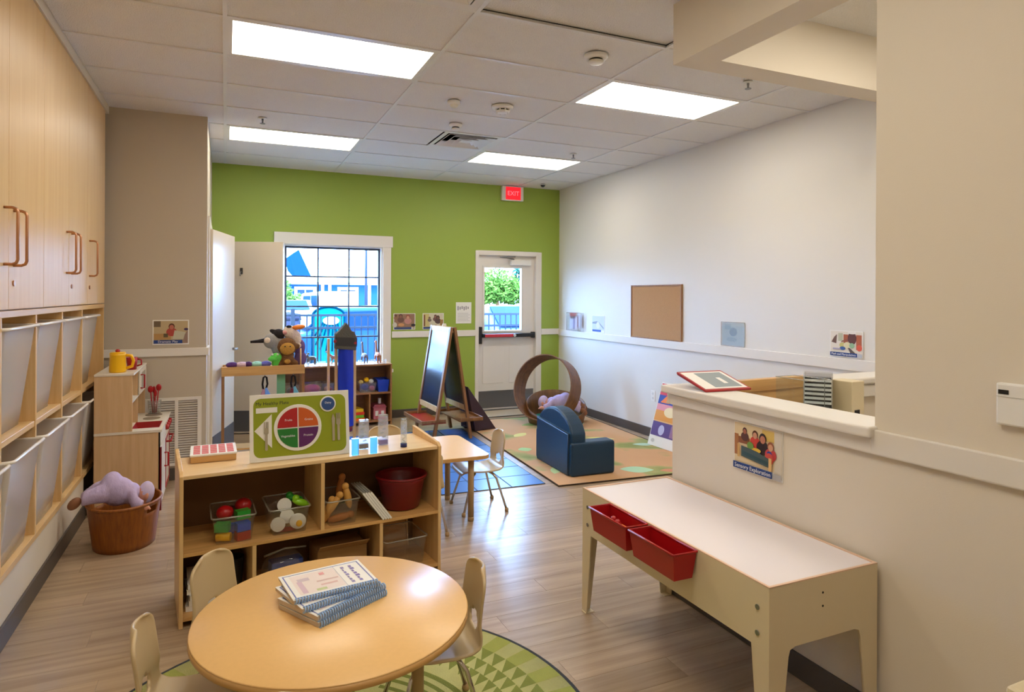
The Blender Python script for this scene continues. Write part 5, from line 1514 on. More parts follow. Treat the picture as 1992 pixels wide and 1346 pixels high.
# ------------------------------------------------------------------ dress-up stand with puppets
t = T('dress_up_stand', 'narrow wooden stand with hooks before the open closet door', 'stand', (-0.03, 6.50, 0))
SW, SD2, SZ2 = 0.73, 0.26, 0.865
for x in (0, SW - 0.025):
    for y_ in (0, SD2 - 0.025):
        B(x, y_, 0, x + 0.025, y_ + 0.025, SZ2).build('post', M_oak, t)
MB().box(0, -0.002, SZ2 - 0.075, SW, 0.014, SZ2 + 0.008).build('apron', M_maplex, t)
MB().box(0, SD2 - 0.014, SZ2 - 0.075, SW, SD2, SZ2 + 0.008).build('apron', M_maplex, t)
B(0.0, 0.014, SZ2 - 0.02, SW, SD2 - 0.014, SZ2 - 0.008).build('tray_board', M_maplex, t)
B(0.025, 0.02, 0.10, SW - 0.025, SD2 - 0.02, 0.115).build('low_shelf_board', M_maplex, t)
for x in (0.375, 0.63):
    MB().tube([(x, 0.07, SZ2 - 0.02), (x, 0.05, SZ2 - 0.09), (x, 0.035, SZ2 - 0.10), (x, 0.02, SZ2 - 0.085)], 0.004, 6).build('hook', M_steel, t)
def bag(label, x, c1, c2):
    t = T('hanging_bag', label, 'bag', (x, 6.53, 0.50), 0, 'bags hanging from the dress-up stand')
    MB().tube([(-0.015, 0, 0.15), (-0.022, 0, 0.20), (-0.014, 0, 0.262), (0.0, 0, 0.272), (0.014, 0, 0.262), (0.022, 0, 0.20), (0.008, 0, 0.15)], 0.009, 8).build('strap', M_blackp, t)
    MB().prism([(-0.07, 0), (0.01, 0), (0.0, 0.14), (-0.02, 0.16)], -0.025, 0.0, 'xz').build('side_flap', mat('bag_' + label[:9], c1, 0.8), t, bevel=0.004)
    MB().prism([(-0.005, 0), (0.085, 0), (0.055, 0.09), (0.015, 0.17), (0.0, 0.16)], -0.03, 0.0, 'xz').build('front', mat('bag2_' + label[:9], c2, 0.6), t, bevel=0.004)
bag('pink and sky blue bag hanging by a black strap', 0.345, (190, 140, 160), (110, 160, 240))
bag('maroon and teal bag hanging by a black strap', 0.60, (110, 40, 60), (110, 180, 206))
t = T('green_ribbon', 'long green cloth hanging under the dress-up stand', 'cloth', (0.49, 6.56, 0.50), 0)
MB().prism([(-0.038, 0), (0.038, 0), (0.038, 0.32), (-0.038, 0.32)], -0.004, 0.004, 'xz').build('cloth', mat('mint_cloth', (120, 176, 130), 0.85), t)
B(-0.04, -0.006, 0.31, 0.04, 0.006, 0.325).build('hem', mat('mint_cloth', (120, 176, 130), 0.85), t)
for l, x, sx, c in (('purple hat lying at the left end of the dress-up stand', 0.06, 0.055, (80, 40, 100)), ('pale pink scarf lying on the dress-up stand', 0.145, 0.06, (206, 176, 190)), ('dark violet mask lying on the dress-up stand', 0.20, 0.04, (70, 30, 90)), ('mint green scarf lying on the dress-up stand', 0.275, 0.055, (160, 214, 196)), ('blue-violet scarf lying on the dress-up stand', 0.355, 0.05, (110, 110, 200))):
    toy('dress_up_item', l, 'clothing', (x, 6.59, SZ2 - 0.008), [('body', MB().ell((0, 0, 0.028), (sx, 0.05, 0.028)), mat('du_%d_%d' % (c[0], c[1]), c, 0.9, bump=0.5, bscale=40)), ('fold', MB().ell((0.01, -0.02, 0.04), (sx * 0.6, 0.02, 0.014), (0, 10, 20)), mat('du_%d_%d' % (c[0], c[1]), c, 0.9, bump=0.5, bscale=40))], 'dress-up clothes on the stand')
t = T('puppet_tree', 'wooden puppet tree post on the dress-up stand', 'puppet stand', (0.565, 6.66, SZ2 - 0.008), 0)
MB().cyl((0, 0, 0.008), (0, 0, 0.36), 0.012).build('post', M_oak, t)
MB().cyl((0, 0, 0), (0, 0, 0.012), 0.07).build('base', M_oak, t)
mb = MB()
for a, z in ((20, 0.16), (160, 0.22), (270, 0.28), (60, 0.32), (200, 0.12)):
    MB().cyl((0, 0, z), (0.07 * math.cos(R(a)), 0.07 * math.sin(R(a)), z + 0.02), 0.008).build('peg', M_oak, t)
t = T('puppet_tree', 'bare pale peg post at the right end of the dress-up stand', 'puppet stand', (0.668, 6.55, SZ2 - 0.008), 0)
MB().cyl((0, 0, 0.004), (0, 0, 0.17), 0.007).build('post', M_maple, t)
MB().cyl((0, 0, 0), (0, 0, 0.008), 0.02).build('base', M_maple, t)
GP_ = 'plush puppets on the dress-up stand'
# plush puppets
t = T('plush_puppet', 'long-beaked grey and white bird puppet pointing left', 'puppet', (0.40, 6.60, 1.10), 0, GP_)
MB().ell((0, 0, 0), (0.06, 0.05, 0.065)).ell((0.07, 0.02, -0.05), (0.07, 0.06, 0.09)).build('body', M_greyp, t, remesh=0.008)
MB().tube([(-0.05, 0, 0.005), (-0.10, 0, 0.0), (-0.155, 0, -0.004)], [0.02, 0.014, 0.01], 10).build('beak', M_blackp, t)
MB().ell((-0.03, -0.045, 0.01), (0.024, 0.012, 0.024)).build('cheek', M_creamp, t)
t = T('plush_puppet', 'black puppet with ears high on the puppet tree', 'puppet', (0.47, 6.615, 1.165), 0, GP_)
MB().ell((0, 0, 0), (0.05, 0.05, 0.045)).ell((-0.045, 0, 0.025), (0.03, 0.014, 0.02), (0, 30, 0)).ell((0.02, 0, -0.09), (0.035, 0.04, 0.08)).build('body', M_blackp, t, remesh=0.008)
MB().ell((0.045, -0.02, 0.012), (0.024, 0.02, 0.018)).build('snout', mat('pink_plush', (206, 140, 130), 0.9), t)
t = T('plush_puppet', 'cream duck puppet with an orange bill at the top', 'puppet', (0.575, 6.63, 1.18), 0, GP_)
MB().ell((0, 0, 0), (0.06, 0.055, 0.06)).ell((0.045, 0.02, -0.06), (0.05, 0.05, 0.075)).build('body', M_creamp, t, remesh=0.008)
MB().ell((0.065, -0.03, 0.045), (0.055, 0.03, 0.022), (0, -8, 0)).build('bill', M_orange, t)
MB().ell((-0.01, -0.03, 0.05), (0.022, 0.02, 0.012)).build('eye_patch', M_blackp, t)
t = T('plush_puppet', 'brown monkey puppet with a golden face', 'puppet', (0.545, 6.575, 1.045), 0, GP_)
MB().ell((0, 0, 0), (0.078, 0.05, 0.078)).ell((-0.08, 0.01, 0.0), (0.022, 0.014, 0.026)).ell((0.08, 0.01, 0.0), (0.022, 0.014, 0.026)).ell((0, 0.01, -0.10), (0.055, 0.045, 0.06)).build('body', M_brown, t, remesh=0.008)
fc = MB().ell((0, -0.032, -0.015), (0.058, 0.03, 0.055)).build('face', M_gold, t)
for s in (-1, 1):
    MB().ell((s * 0.02, -0.062, 0.005), 0.006, nu=8, nv=6).build('eye', M_black, fc)
t = T('plush_puppet', 'small green dragon puppet at the bottom left of the puppet tree', 'puppet', (0.445, 6.565, 0.945), 0, GP_)
MB().ell((0, 0, 0), (0.045, 0.04, 0.04)).ell((-0.03, -0.02, -0.01), (0.035, 0.025, 0.022)).ell((0.0, 0.01, -0.05), (0.035, 0.035, 0.05)).build('body', M_limep, t, remesh=0.007) if False else None
M_limep = mat('lime_plush', (96, 206, 80), 0.9, bump=0.6, bscale=80)
MB().ell((0, 0, 0), (0.045, 0.04, 0.04)).ell((-0.03, -0.02, -0.01), (0.035, 0.025, 0.022)).ell((0.0, 0.01, -0.045), (0.035, 0.035, 0.05)).build('body', M_limep, t, remesh=0.007)
for s in (-1, 1):
    MB().ell((s * 0.02 - 0.01, -0.035, 0.028), 0.008, nu=8, nv=6).build('eye', M_white, t)
t = T('plush_puppet', 'brown bear puppet sitting at the foot of the puppet tree', 'puppet', (0.545, 6.585, 0.915), 0, GP_)
MB().ell((0, 0, 0), (0.06, 0.05, 0.055)).ell((-0.04, 0, 0.045), 0.018).ell((0.04, 0, 0.045), 0.018).ell((-0.06, -0.01, -0.03), (0.03, 0.03, 0.03)).ell((0.06, -0.01, -0.03), (0.03, 0.03, 0.03)).build('body', M_brown, t, remesh=0.008)
MB().ell((0, -0.045, -0.008), (0.025, 0.02, 0.02)).build('snout', M_gold, t)
t = T('plush_puppet', 'violet and black puppet at the right of the puppet tree', 'puppet', (0.665, 6.665, 1.01), 0, GP_)
MB().ell((0, 0, 0.02), (0.05, 0.045, 0.075)).ell((0.01, 0, -0.08), (0.05, 0.045, 0.07)).build('body', mat('violet_plush', (112, 84, 132), 0.9, bump=0.6, bscale=80), t, remesh=0.008)
MB().ell((-0.01, -0.04, 0.035), (0.024, 0.016, 0.022)).build('face', M_creamp, t)

for _o in [x for x in bpy.data.objects if x.name.startswith('plush_puppet')]:
    _o.scale = (1.18, 1.0, 1.12)

# ------------------------------------------------------------------ dress-up rack seen end on
t = T('costume_rack', 'slim wooden costume rack standing end-on before the window', 'rack', (0.945, 6.28, 0), 0)
for x in (0.004, 0.178):
    for y_ in (0, 0.50):
        B(x, y_, 0, x + 0.026, y_ + 0.02, 1.16 if x > 0.1 else 1.10).build('post', M_maple, t)
for x in (0.0, 0.174):
    B(x, 0.02, 0.05, x + 0.03, 0.50, 0.075).build('base_rail', M_maple, t)
B(0.03, 0.005, 0.62, 0.178, 0.015, 0.635).build('cross_rail', M_black, t)
MB().cyl((0.104, 0.0, 1.10), (0.104, 0.52, 1.10), 0.012).build('hanging_rail', M_maple, t)
B(0.03, 0.005, 1.085, 0.178, 0.018, 1.11).build('top_cross', M_maple, t)
t = T('blue_cape', 'shiny blue cape hanging on the costume rack', 'costume', (1.045, 6.265, 0.30), 0)
n = 24
v = []
for k_ in range(9):
    f = k_ / 8
    for i in range(n):
        a = 2 * PI * i / n
        rr = 1 + 0.10 * math.cos(5 * a + 2 * f)
        v.append((0.072 * rr * math.cos(a) * (1.0 - 0.06 * f), 0.05 * rr * math.sin(a) - 0.0, 0.78 * f))
mb = MB().add(v, [(k_ * n + i, k_ * n + (i + 1) % n, (k_ + 1) * n + (i + 1) % n, (k_ + 1) * n + i) for k_ in range(8) for i in range(n)], 0, True)
mb.build('cape', M_bluecl, t)
MB().lathe([(0.062, 0.0), (0.07, -0.03), (0.066, -0.05)], (0, 0, 0), 20, sx=1, sy=0.7).build('red_hem', M_redd, t)
t = T('castle_hood', 'grey felt knight hood with a pointed top on the costume rack', 'costume', (1.042, 6.25, 1.04), 0)
MB().prism([(-0.10, 0), (0.095, -0.02), (0.10, 0.10), (0.075, 0.16), (0.05, 0.165), (0.03, 0.205), (0.0, 0.245), (-0.03, 0.205), (-0.06, 0.17), (-0.095, 0.14)], -0.045, 0.05, 'xz').build('hood', M_felt, t, bevel=0.008)
MB().prism([(-0.101, 0.03), (0.101, 0.015), (0.101, 0.10), (-0.101, 0.11)], -0.048, -0.044, 'xz').build('dark_band', mat('felt_dark', (64, 62, 62), 0.95), t)
for p in ((-0.10, 0.07), (0.085, 0.05)):
    MB().ell((p[0], -0.04, p[1]), (0.018, 0.012, 0.018)).build('red_knob', mat('red_felt', (150, 50, 60), 0.9), t)

# ------------------------------------------------------------------ window shelf
WX0, WX1, WY0, WY1, WZ = 0.58, 1.83, 7.68, 8.02, 0.728
t = T('window_shelf', 'low wooden shelf unit under the window', 'shelf', (WX0, WY0, 0))
wl, wd_ = WX1 - WX0, WY1 - WY0
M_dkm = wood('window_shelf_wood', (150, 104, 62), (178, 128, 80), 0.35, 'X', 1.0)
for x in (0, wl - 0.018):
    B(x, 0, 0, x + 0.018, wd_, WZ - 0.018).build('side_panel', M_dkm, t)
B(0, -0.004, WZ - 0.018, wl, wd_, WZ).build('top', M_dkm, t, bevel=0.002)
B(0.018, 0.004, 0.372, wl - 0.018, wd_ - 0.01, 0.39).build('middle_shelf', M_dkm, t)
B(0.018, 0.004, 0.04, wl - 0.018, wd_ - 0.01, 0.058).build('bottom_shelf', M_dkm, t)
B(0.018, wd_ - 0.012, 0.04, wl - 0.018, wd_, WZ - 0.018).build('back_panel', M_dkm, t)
for x, z0, z1 in ((0.62, 0.39, WZ - 0.018), (0.45, 0.058, 0.372), (0.98, 0.058, 0.372)):
    B(x, 0.006, z0, x + 0.016, wd_ - 0.012, z1).build('divider', M_dkm, t)
GW = 'toy bins on the window shelf'
def pbin(label, x, z, m, wd=0.2, h=0.13):
    t = T('toy_bin', label, 'bin', (x, 7.84, z), 0, GW)
    mb = MB().frus([(-wd / 2 + 0.015, -0.11, 0), (wd / 2 - 0.015, -0.11, 0), (wd / 2 - 0.015, 0.11, 0), (-wd / 2 + 0.015, 0.11, 0)], [(-wd / 2, -0.125, h), (wd / 2, -0.125, h), (wd / 2, 0.125, h), (-wd / 2, 0.125, h)])
    sk = MB(); sk.v = mb.v; sk.f = [f for i, f in enumerate(mb.f) if i != 1]; sk.m = [0] * 5; sk.sm = [False] * 5
    sk.build('body', m, t, solid=0.003)
    MB().tube([(-wd / 2, -0.125, h), (wd / 2, -0.125, h), (wd / 2, 0.125, h), (-wd / 2, 0.125, h)], 0.005, 6, closed=True).build('rim', m, t)
    return t
pbin('clear bin of magenta toys on the window shelf', 0.92, 0.391, M_clear, 0.26)
toy('toy_pile', 'magenta stuffed toy in the clear bin on the window shelf', 'toy', (0.92, 7.80, 0.395), [('body', MB().ell((0, 0, 0.06), (0.10, 0.07, 0.055)), mat('magenta', (170, 20, 100), 0.6)), ('tag', MB().box(-0.06, -0.075, 0.01, -0.02, -0.06, 0.03), M_orange)], 'toys in bins on the window shelf')
pbin('clear bin of dark dress-up shoes on the window shelf', 0.70, 0.391, M_clear, 0.16)
toy('toy_pile', 'dark shoe in the clear bin on the window shelf', 'toy', (0.70, 7.80, 0.395), [('body', MB().ell((0, 0, 0.05), (0.06, 0.08, 0.045)), M_black), ('sole', MB().box(-0.05, -0.07, 0, 0.05, 0.07, 0.01), M_dark)], 'toys in bins on the window shelf')
pbin('brownish bin beside the magenta toys on the window shelf', 1.10, 0.391, M_clear, 0.12)
toy('toy_pile', 'tan toy in the brownish bin on the window shelf', 'toy', (1.10, 7.80, 0.395), [('body', MB().ell((0, 0, 0.045), (0.05, 0.07, 0.04)), mat('tan_plush', (190, 140, 90), 0.9)), ('patch', MB().ell((0.02, -0.05, 0.06), (0.03, 0.03, 0.025)), M_redd)], 'toys in bins on the window shelf')
pbin('blue plastic bin on the right of the window shelf', 1.735, 0.391, M_blue, 0.14, 0.14)
pbin('clear bin of yellow and white toys on the window shelf', 1.55, 0.391, M_clear, 0.2, 0.11)
for l, x, y_, z, r_, m in (('yellow ball on top of the clear bin on the window shelf', 1.545, 7.78, 0.535, 0.032, M_yellow), ('white toy flower in the clear bin on the window shelf', 1.60, 7.78, 0.515, 0.03, M_wf), ('cream toy at the left of the clear bin on the window shelf', 1.48, 7.78, 0.51, 0.028, mat('creamtoy', (220, 200, 130), 0.5)), ('navy toy low in the clear bin on the window shelf', 1.53, 7.79, 0.45, 0.045, pm(40, 40, 110)), ('pink toy low in the clear bin on the window shelf', 1.61, 7.79, 0.43, 0.036, mat('pinktoy', (190, 90, 120), 0.5))):
    toy('toy_figure', l, 'toy', (x, y_, z), [('body', MB().ell((0, 0, 0), (r_, r_, r_ * 0.9)), m), ('knob', MB().ell((0, -r_ * 0.8, r_ * 0.4), r_ * 0.35), m)], 'toys heaped in the clear window shelf bin')
t = T('toy_house', 'small pink toy house in the lower right bay of the window shelf', 'toy house', (1.70, 7.84, 0.059), 0)
B(-0.075, -0.09, 0, 0.075, 0.09, 0.14).build('walls', mat('pinkhouse', (196, 110, 120), 0.5), t, bevel=0.004)
MB().box(0.0, -0.02, 0.17, 0.03, 0.02, 0.24).build('chimney', M_white, t)
MB().prism([(-0.085, 0.14), (0.085, 0.14), (0.06, 0.175), (-0.06, 0.175)], -0.095, 0.095, 'xz').build('roof', mat('pinkroof', (170, 84, 100), 0.5), t)
for x in (-0.035, 0.035):
    B(x - 0.018, -0.092, 0.04, x + 0.018, -0.09, 0.10).build('window_pane', M_white, t)
for q, (c, w2) in enumerate((((250, 120, 20), 0.15), ((110, 190, 40), 0.13), ((230, 60, 40), 0.14), ((240, 200, 40), 0.12))):
    t = T('picture_book', ['orange', 'green', 'red', 'yellow'][q] + ' picture book stacked in the lower middle bay of the window shelf', 'book', (1.44, 7.72, 0.059 + q * 0.035), 3 * q, 'books stacked in the window shelf')
    B(-w2 / 2, 0, 0.003, w2 / 2, 0.2, 0.031).build('pages', M_paper, t)
    MB().box(-w2 / 2 - 0.002, -0.002, 0, w2 / 2 + 0.002, 0.202, 0.003).box(-w2 / 2 - 0.002, -0.002, 0.031, w2 / 2 + 0.002, 0.202, 0.034).box(-w2 / 2 - 0.002, -0.002, 0.003, w2 / 2 + 0.002, 0.0, 0.031).build('cover', pm(*c), t)
# animals and cups on the window shelf
GA_ = 'toy animals on the window shelf'
def animal(label, x, kind, col, s=1.0, rz=0):
    t = T('toy_animal', label, 'toy animal', (x, 7.83, WZ + 0.001), rz, GA_)
    m = mat('animal_%d_%d_%d' % col, col, 0.5)
    mb = MB()
    L, Hh = 0.055 * s, 0.06 * s
    mb.ell((0, 0, Hh + 0.02 * s), (L, 0.024 * s, 0.026 * s))
    for sx in (-1, 1):
        for sy in (-1, 1):
            mb.tube([(sx * L * 0.72, sy * 0.013 * s, Hh + 0.015 * s), (sx * L * 0.78, sy * 0.014 * s, Hh * 0.45), (sx * L * 0.74, sy * 0.014 * s, 0.0)], [0.012 * s, 0.008 * s, 0.008 * s], 8)
    if kind == 'giraffe':
        mb.tube([(L * 0.7, 0, Hh + 0.02 * s), (L * 1.0, 0, Hh + 0.08 * s), (L * 1.15, 0, Hh + 0.14 * s)], [0.017 * s, 0.011 * s, 0.010 * s], 8)
        mb.ell((L * 1.35, 0, Hh + 0.148 * s), (0.024 * s, 0.011 * s, 0.012 * s), (0, 18, 0))
        mb.tube([(L * 1.15, 0.005, Hh + 0.15 * s), (L * 1.12, 0.006, Hh + 0.175 * s)], 0.003 * s, 6)
        mb.tube([(-L, 0, Hh + 0.03 * s), (-L * 1.2, 0, Hh - 0.01 * s)], 0.004 * s, 6)
    elif kind == 'dino':
        mb.tube([(L * 0.7, 0, Hh + 0.025 * s), (L * 1.3, 0, Hh + 0.06 * s), (L * 1.6, 0, Hh + 0.085 * s)], [0.02 * s, 0.013 * s, 0.012 * s], 8)
        mb.ell((L * 1.75, 0, Hh + 0.088 * s), (0.022 * s, 0.012 * s, 0.012 * s))
        mb.tube([(-L * 0.8, 0, Hh + 0.02 * s), (-L * 1.5, 0, Hh - 0.01 * s), (-L * 2.1, 0, Hh * 0.5)], [0.018 * s, 0.01 * s, 0.004 * s], 8)
    else:
        mb.ell((L * 1.15, 0, Hh + 0.045 * s), (0.03 * s, 0.018 * s, 0.02 * s), (0, 30, 0))
        mb.tube([(L * 1.0, 0.012 * s, Hh + 0.06 * s), (L * 0.95, 0.03 * s, Hh + 0.10 * s)], 0.004 * s, 6)
        mb.tube([(L * 1.0, -0.012 * s, Hh + 0.06 * s), (L * 0.95, -0.03 * s, Hh + 0.10 * s)], 0.004 * s, 6)
        mb.tube([(-L, 0, Hh + 0.03 * s), (-L * 1.25, 0, Hh)], 0.004 * s, 6)
    mb.build('body', m, t, remesh=0.005)
    MB().ell((L * (1.2 if kind != 'dino' else 1.75), -0.011 * s, Hh + (0.15 if kind == 'giraffe' else 0.09 if kind == 'dino' else 0.05) * s), 0.003, nu=8, nv=6).build('eye', M_black, t)
animal('dark horned toy animal beside the puppets on the window shelf', 0.92, 'goat', (92, 86, 92), 1.0, 200)
animal('brown long-tailed toy dinosaur on the window shelf', 1.19, 'dino', (150, 110, 110), 1.0, 180)
animal('grey toy giraffe on the window shelf right of the costume rack', 1.53, 'giraffe', (110, 100, 110), 1.15, 100)
animal('orange-brown toy giraffe at the right end of the window shelf', 1.69, 'giraffe', (176, 110, 70), 1.2, 95)
animal('green toy dinosaur low beside the puppet stand', 0.80, 'dino', (96, 120, 70), 0.9, 10)
for q, x in enumerate((0.86, 0.99, 1.04, 1.11, 1.26, 1.46, 1.58, 1.62, 1.75)):
    t = T('clear_cup', '', 'cup', (x, 7.73, WZ + 0.001), 0, 'clear cups along the window shelf front')
    t['label'] = 'small clear cup, %s from the left along the front of the window shelf' % ['first', 'second', 'third', 'fourth', 'fifth', 'sixth', 'seventh', 'eighth', 'ninth'][q]
    MB().lathe([(0.0, 0.002), (0.018, 0.0), (0.024, 0.045), (0.022, 0.045), (0.017, 0.004)], n=18).build('cup', M_clear, t)
    MB().tube([(0.023 * math.cos(2 * PI * i / 18), 0.023 * math.sin(2 * PI * i / 18), 0.045) for i in range(18)], 0.002, 6, closed=True).build('rim', M_clearrim, t)

# ------------------------------------------------------------------ outside
M_asph = mat('asphalt', (128, 128, 130), 0.9, spec=0.0, var=0.1, vscale=3)
gr = struct('ground', B(-40, Y_F + 0.16, -0.30, 70, 120, -0.12), M_asph)
# fence
fx0, fx1, fy = -1.0, 7.4, 10.5
t = T('metal_fence', 'dark metal picket fence outside the window', 'fence', (fx0, fy, -0.12))
M_fence = mat('fence_metal', (40, 46, 60), 0.7, spec=0.05)
for z in (1.33, 1.13, 0.15):
    B(0, -0.016, z, fx1 - fx0, 0.016, z + 0.035).build('rail', M_fence, t)
pk = None
nP = int((fx1 - fx0) / 0.105)
for i in range(nP):
    if pk is None:
        o = B(-0.009, -0.009, 0.03, 0.009, 0.009, 1.34).build('picket', M_fence, t); pk = o.data
    else:
        o = bpy.data.objects.new('picket', pk); C.objects.link(o); o.parent = t
    o.location = (0.06 + i * 0.105, 0, 0)
for x in (0.0, 1.95, 4.1, 6.2, 8.3):
    B(x - 0.03, -0.03, 0, x + 0.03, 0.03, 1.45).build('post', M_fence, t)
# house
t = T('blue_house', 'long blue house with white trim across the parking lot', 'house', (-6, 38, -0.12))
M_side = mat('siding_blue', (30, 66, 104), 0.9, spec=0.0)
M_wtrim = mat('house_white', (235, 238, 240), 0.6)
B(0, 0, 0, 19.5, 8, 2.45).build('wall', M_side, t)
MB().prism([(-0.6, 2.45), (8.6, 2.45), (4, 3.3)], -0.4, 19.9, 'yz').build('roof', mat('roof_pale', (216, 220, 226), 0.8), t)
B(-0.3, -0.6, 2.38, 19.8, -0.45, 2.68).build('fascia', M_wtrim, t)
B(-0.3, -0.05, 2.27, 19.5, 0.0, 2.38).build('frieze', M_wtrim, t)
M_hw = mat('house_window_dark', (44, 60, 86), 0.6, spec=0.0)
def hwin(x, w2=0.9, z0=0.95, z1=2.0):
    f = MB().box(x - 0.14, -0.08, z0 - 0.14, x + w2 + 0.14, -0.01, z0).box(x - 0.14, -0.08, z1, x + w2 + 0.14, -0.01, z1 + 0.14).box(x - 0.14, -0.08, z0, x, -0.01, z1).box(x + w2, -0.08, z0, x + w2 + 0.14, -0.01, z1).build('window_frame', M_wtrim, t)
    zm = z0 + (z1 - z0) * 0.58
    for a, b in ((0, 0.5), (0.5, 1)):
        for c, d in ((z0, zm), (zm, z1)):
            B(x + w2 * a + 0.03, -0.04, c + 0.03, x + w2 * b - 0.03, -0.01, d - 0.03).build('pane', M_hw, f)
    B(x, -0.03, z0, x + w2, -0.005, z1).build('muntin_backing', M_wtrim, f)
for x in (9.65, 12.0, 14.35, 15.9, 18.0):
    hwin(x - 0.0)
for x in (8.9, 10.95, 11.35, 13.6):
    B(x, -0.12, 0, x + 0.16, 0, 2.4).build('pilaster', M_wtrim, t)
mb = MB().prism([(9.22, 3.81), (9.68, 4.17), (9.72, 4.12), (10.36, 2.72), (9.52, 2.72)], -0.5, 3.0, 'xz')
mb.build('gable_roof', mat('roof_shade_blue', (14, 44, 92), 0.9, spec=0.0), t)  # dark blue paints in the shade on this roof slope
# lamp post
t = T('lamp_post', 'thin grey lamp post in the parking lot', 'lamp post', (4.3, 21.8, -0.12))
MB().cyl((0, 0, 0), (0, 0, 5.6), 0.05, 0.035, 12).build('pole', M_fence, t)
MB().cyl((0, 0, 0), (0, 0, 0.4), 0.14, n=12).build('footing', M_asph, t)
B(-0.1, -0.5, 5.55, 0.1, 0.1, 5.68).build('lamp_head', M_fence, t)

def car(name, label, loc, rz, paint, van=False):
    t = T(name, label, 'car', loc, rz, 'parked cars')
    L = 4.4; Wd = 1.75
    pts = [(-2.2, 0.25), (2.2, 0.25), (2.22, 0.65), (2.05, 0.82), (1.1, 0.95), (0.55, 1.42), (-1.15, 1.45), (-1.85, 0.98), (-2.2, 0.9)] if not van else [(-2.4, 0.28), (2.3, 0.28), (2.35, 0.8), (1.9, 1.0), (1.4, 1.75), (-2.3, 1.85), (-2.4, 1.6)]
    b = MB().prism(pts, -Wd / 2, Wd / 2, 'xz').build('body', paint, t, bevel=0.09, seg=3)
    for s in (-1, 1):
        y_ = s * (Wd / 2 + 0.004)
        if not van:
            ps = [[(-1.1, 0.98), (-0.35, 0.98), (-0.35, 1.36), (-0.95, 1.36)], [(-0.27, 0.98), (0.85, 0.98), (0.48, 1.34), (-0.27, 1.36)]]
        else:
            ps = [[(-2.1, 1.1), (-0.6, 1.1), (-0.6, 1.65), (-2.05, 1.65)], [(-0.5, 1.1), (1.2, 1.08), (0.95, 1.62), (-0.5, 1.64)]]
        for p in ps:
            MB().prism(p, y_ - 0.006, y_ + 0.006, 'xz').build('side_window', M_cwin, t)
        for x in (-1.35, 1.35):
            w2 = MB().cyl((x, s * (Wd / 2 - 0.2), 0.31), (x, s * (Wd / 2 + 0.005), 0.31), 0.31, n=28).build('wheel', M_black, t)
            MB().cyl((x, s * (Wd / 2 + 0.005), 0.31), (x, s * (Wd / 2 + 0.015), 0.31), 0.19, n=20).build('hubcap', M_steel, w2)
        MB().ell((0.78, s * (Wd / 2 + 0.09), 1.02), (0.07, 0.09, 0.06)).build('mirror', paint, t)
    if not van:
        MB().frus([(0.66, -0.68, 1.38), (1.14, -0.74, 0.99), (1.14, 0.74, 0.99), (0.66, 0.68, 1.38)], [(0.68, -0.68, 1.40), (1.16, -0.74, 1.01), (1.16, 0.74, 1.01), (0.68, 0.68, 1.40)]).build('windshield', M_cwin, t)
        MB().frus([(-1.86, -0.7, 1.02), (-1.24, -0.66, 1.42), (-1.24, 0.66, 1.42), (-1.86, 0.7, 1.02)], [(-1.88, -0.7, 1.04), (-1.26, -0.66, 1.44), (-1.26, 0.66, 1.44), (-1.88, 0.7, 1.04)]).build('rear_window', M_cwin, t)
    for s in (-1, 1):
        MB().ell((2.14, s * 0.6, 0.68), (0.08, 0.2, 0.08)).build('headlight', M_white, t)
    return t
M_cwin = mat('car_window', (14, 40, 74), 0.4, spec=0.05)
M_cblue = mat('car_blue', (22, 56, 108), 0.4, spec=0.1)
M_cwhite = mat('car_white', (236, 238, 240), 0.25)
M_csilver = mat('car_silver', (70, 96, 120), 0.4, spec=0.1)
car('parked_car', 'blue car parked just beyond the fence, right of the costume rack', (2.5, 13.8, -0.12), 184, M_cblue)
car('parked_car', 'silver car parked beyond the fence, seen through the exit door', (5.85, 14.3, -0.12), 92, M_csilver)
car('parked_car', 'white car parked end-on across the lot at the left', (2.55, 31.5, -0.12), 95, M_cwhite)
car('parked_van', 'white van parked end-on before the blue house', (4.55, 33.0, -0.12), 97, M_cwhite, True)
car('parked_car', 'white car far behind in the exit door glass', (14.6, 27.0, -0.12), 10, M_cwhite)
# turquoise arched play panel
t = T('play_arch', 'turquoise arched play panel with a white oval beyond the fence', 'play panel', (1.64, 11.6, -0.12))
p = [(-0.27, 0), (0.27, 0), (0.27, 1.30)] + [(0.27 * math.cos(R(a)), 1.30 + 0.16 * math.sin(R(a))) for a in range(15, 180, 15)] + [(-0.27, 1.30)]
MB().prism(p, -0.03, 0.03, 'xz').build('panel', mat('turquoise', (4, 90, 100), 0.8, spec=0.0), t)
M_teal = mat('teal_dark', (0, 36, 54), 0.8, spec=0.0)
MB().tube([(x, -0.03, z) for x, z in p[2:]], 0.02, 6).tube([(-0.27, -0.03, 0), (-0.27, -0.03, 1.30)], 0.02, 6).tube([(0.27, -0.03, 0), (0.27, -0.03, 1.30)], 0.02, 6).build('border', M_teal, t)
MB().prism(disc(0.04, 1.22, 0.14, 0.07), -0.045, -0.03, 'xz').build('oval', M_wtrim, t)
for i in range(7):
    a = R(195 + i * 22)
    MB().tube([(0.04 + 0.13 * math.cos(a), -0.035, 1.22 + 0.07 * math.sin(a)), (0.0 + 0.27 * math.cos(a), -0.035, 1.0 + 0.32 * math.sin(a))], 0.012, 6).build('ray', M_teal, t)
t = T('trash_can', 'grey outdoor trash can beyond the fence behind the puppets', 'trash can', (0.98, 11.6, -0.12))
MB().lathe([(0.16, 0), (0.19, 1.2), (0.20, 1.24)], n=20).build('body', mat('can_grey', (58, 58, 76), 0.8, spec=0.0), t)
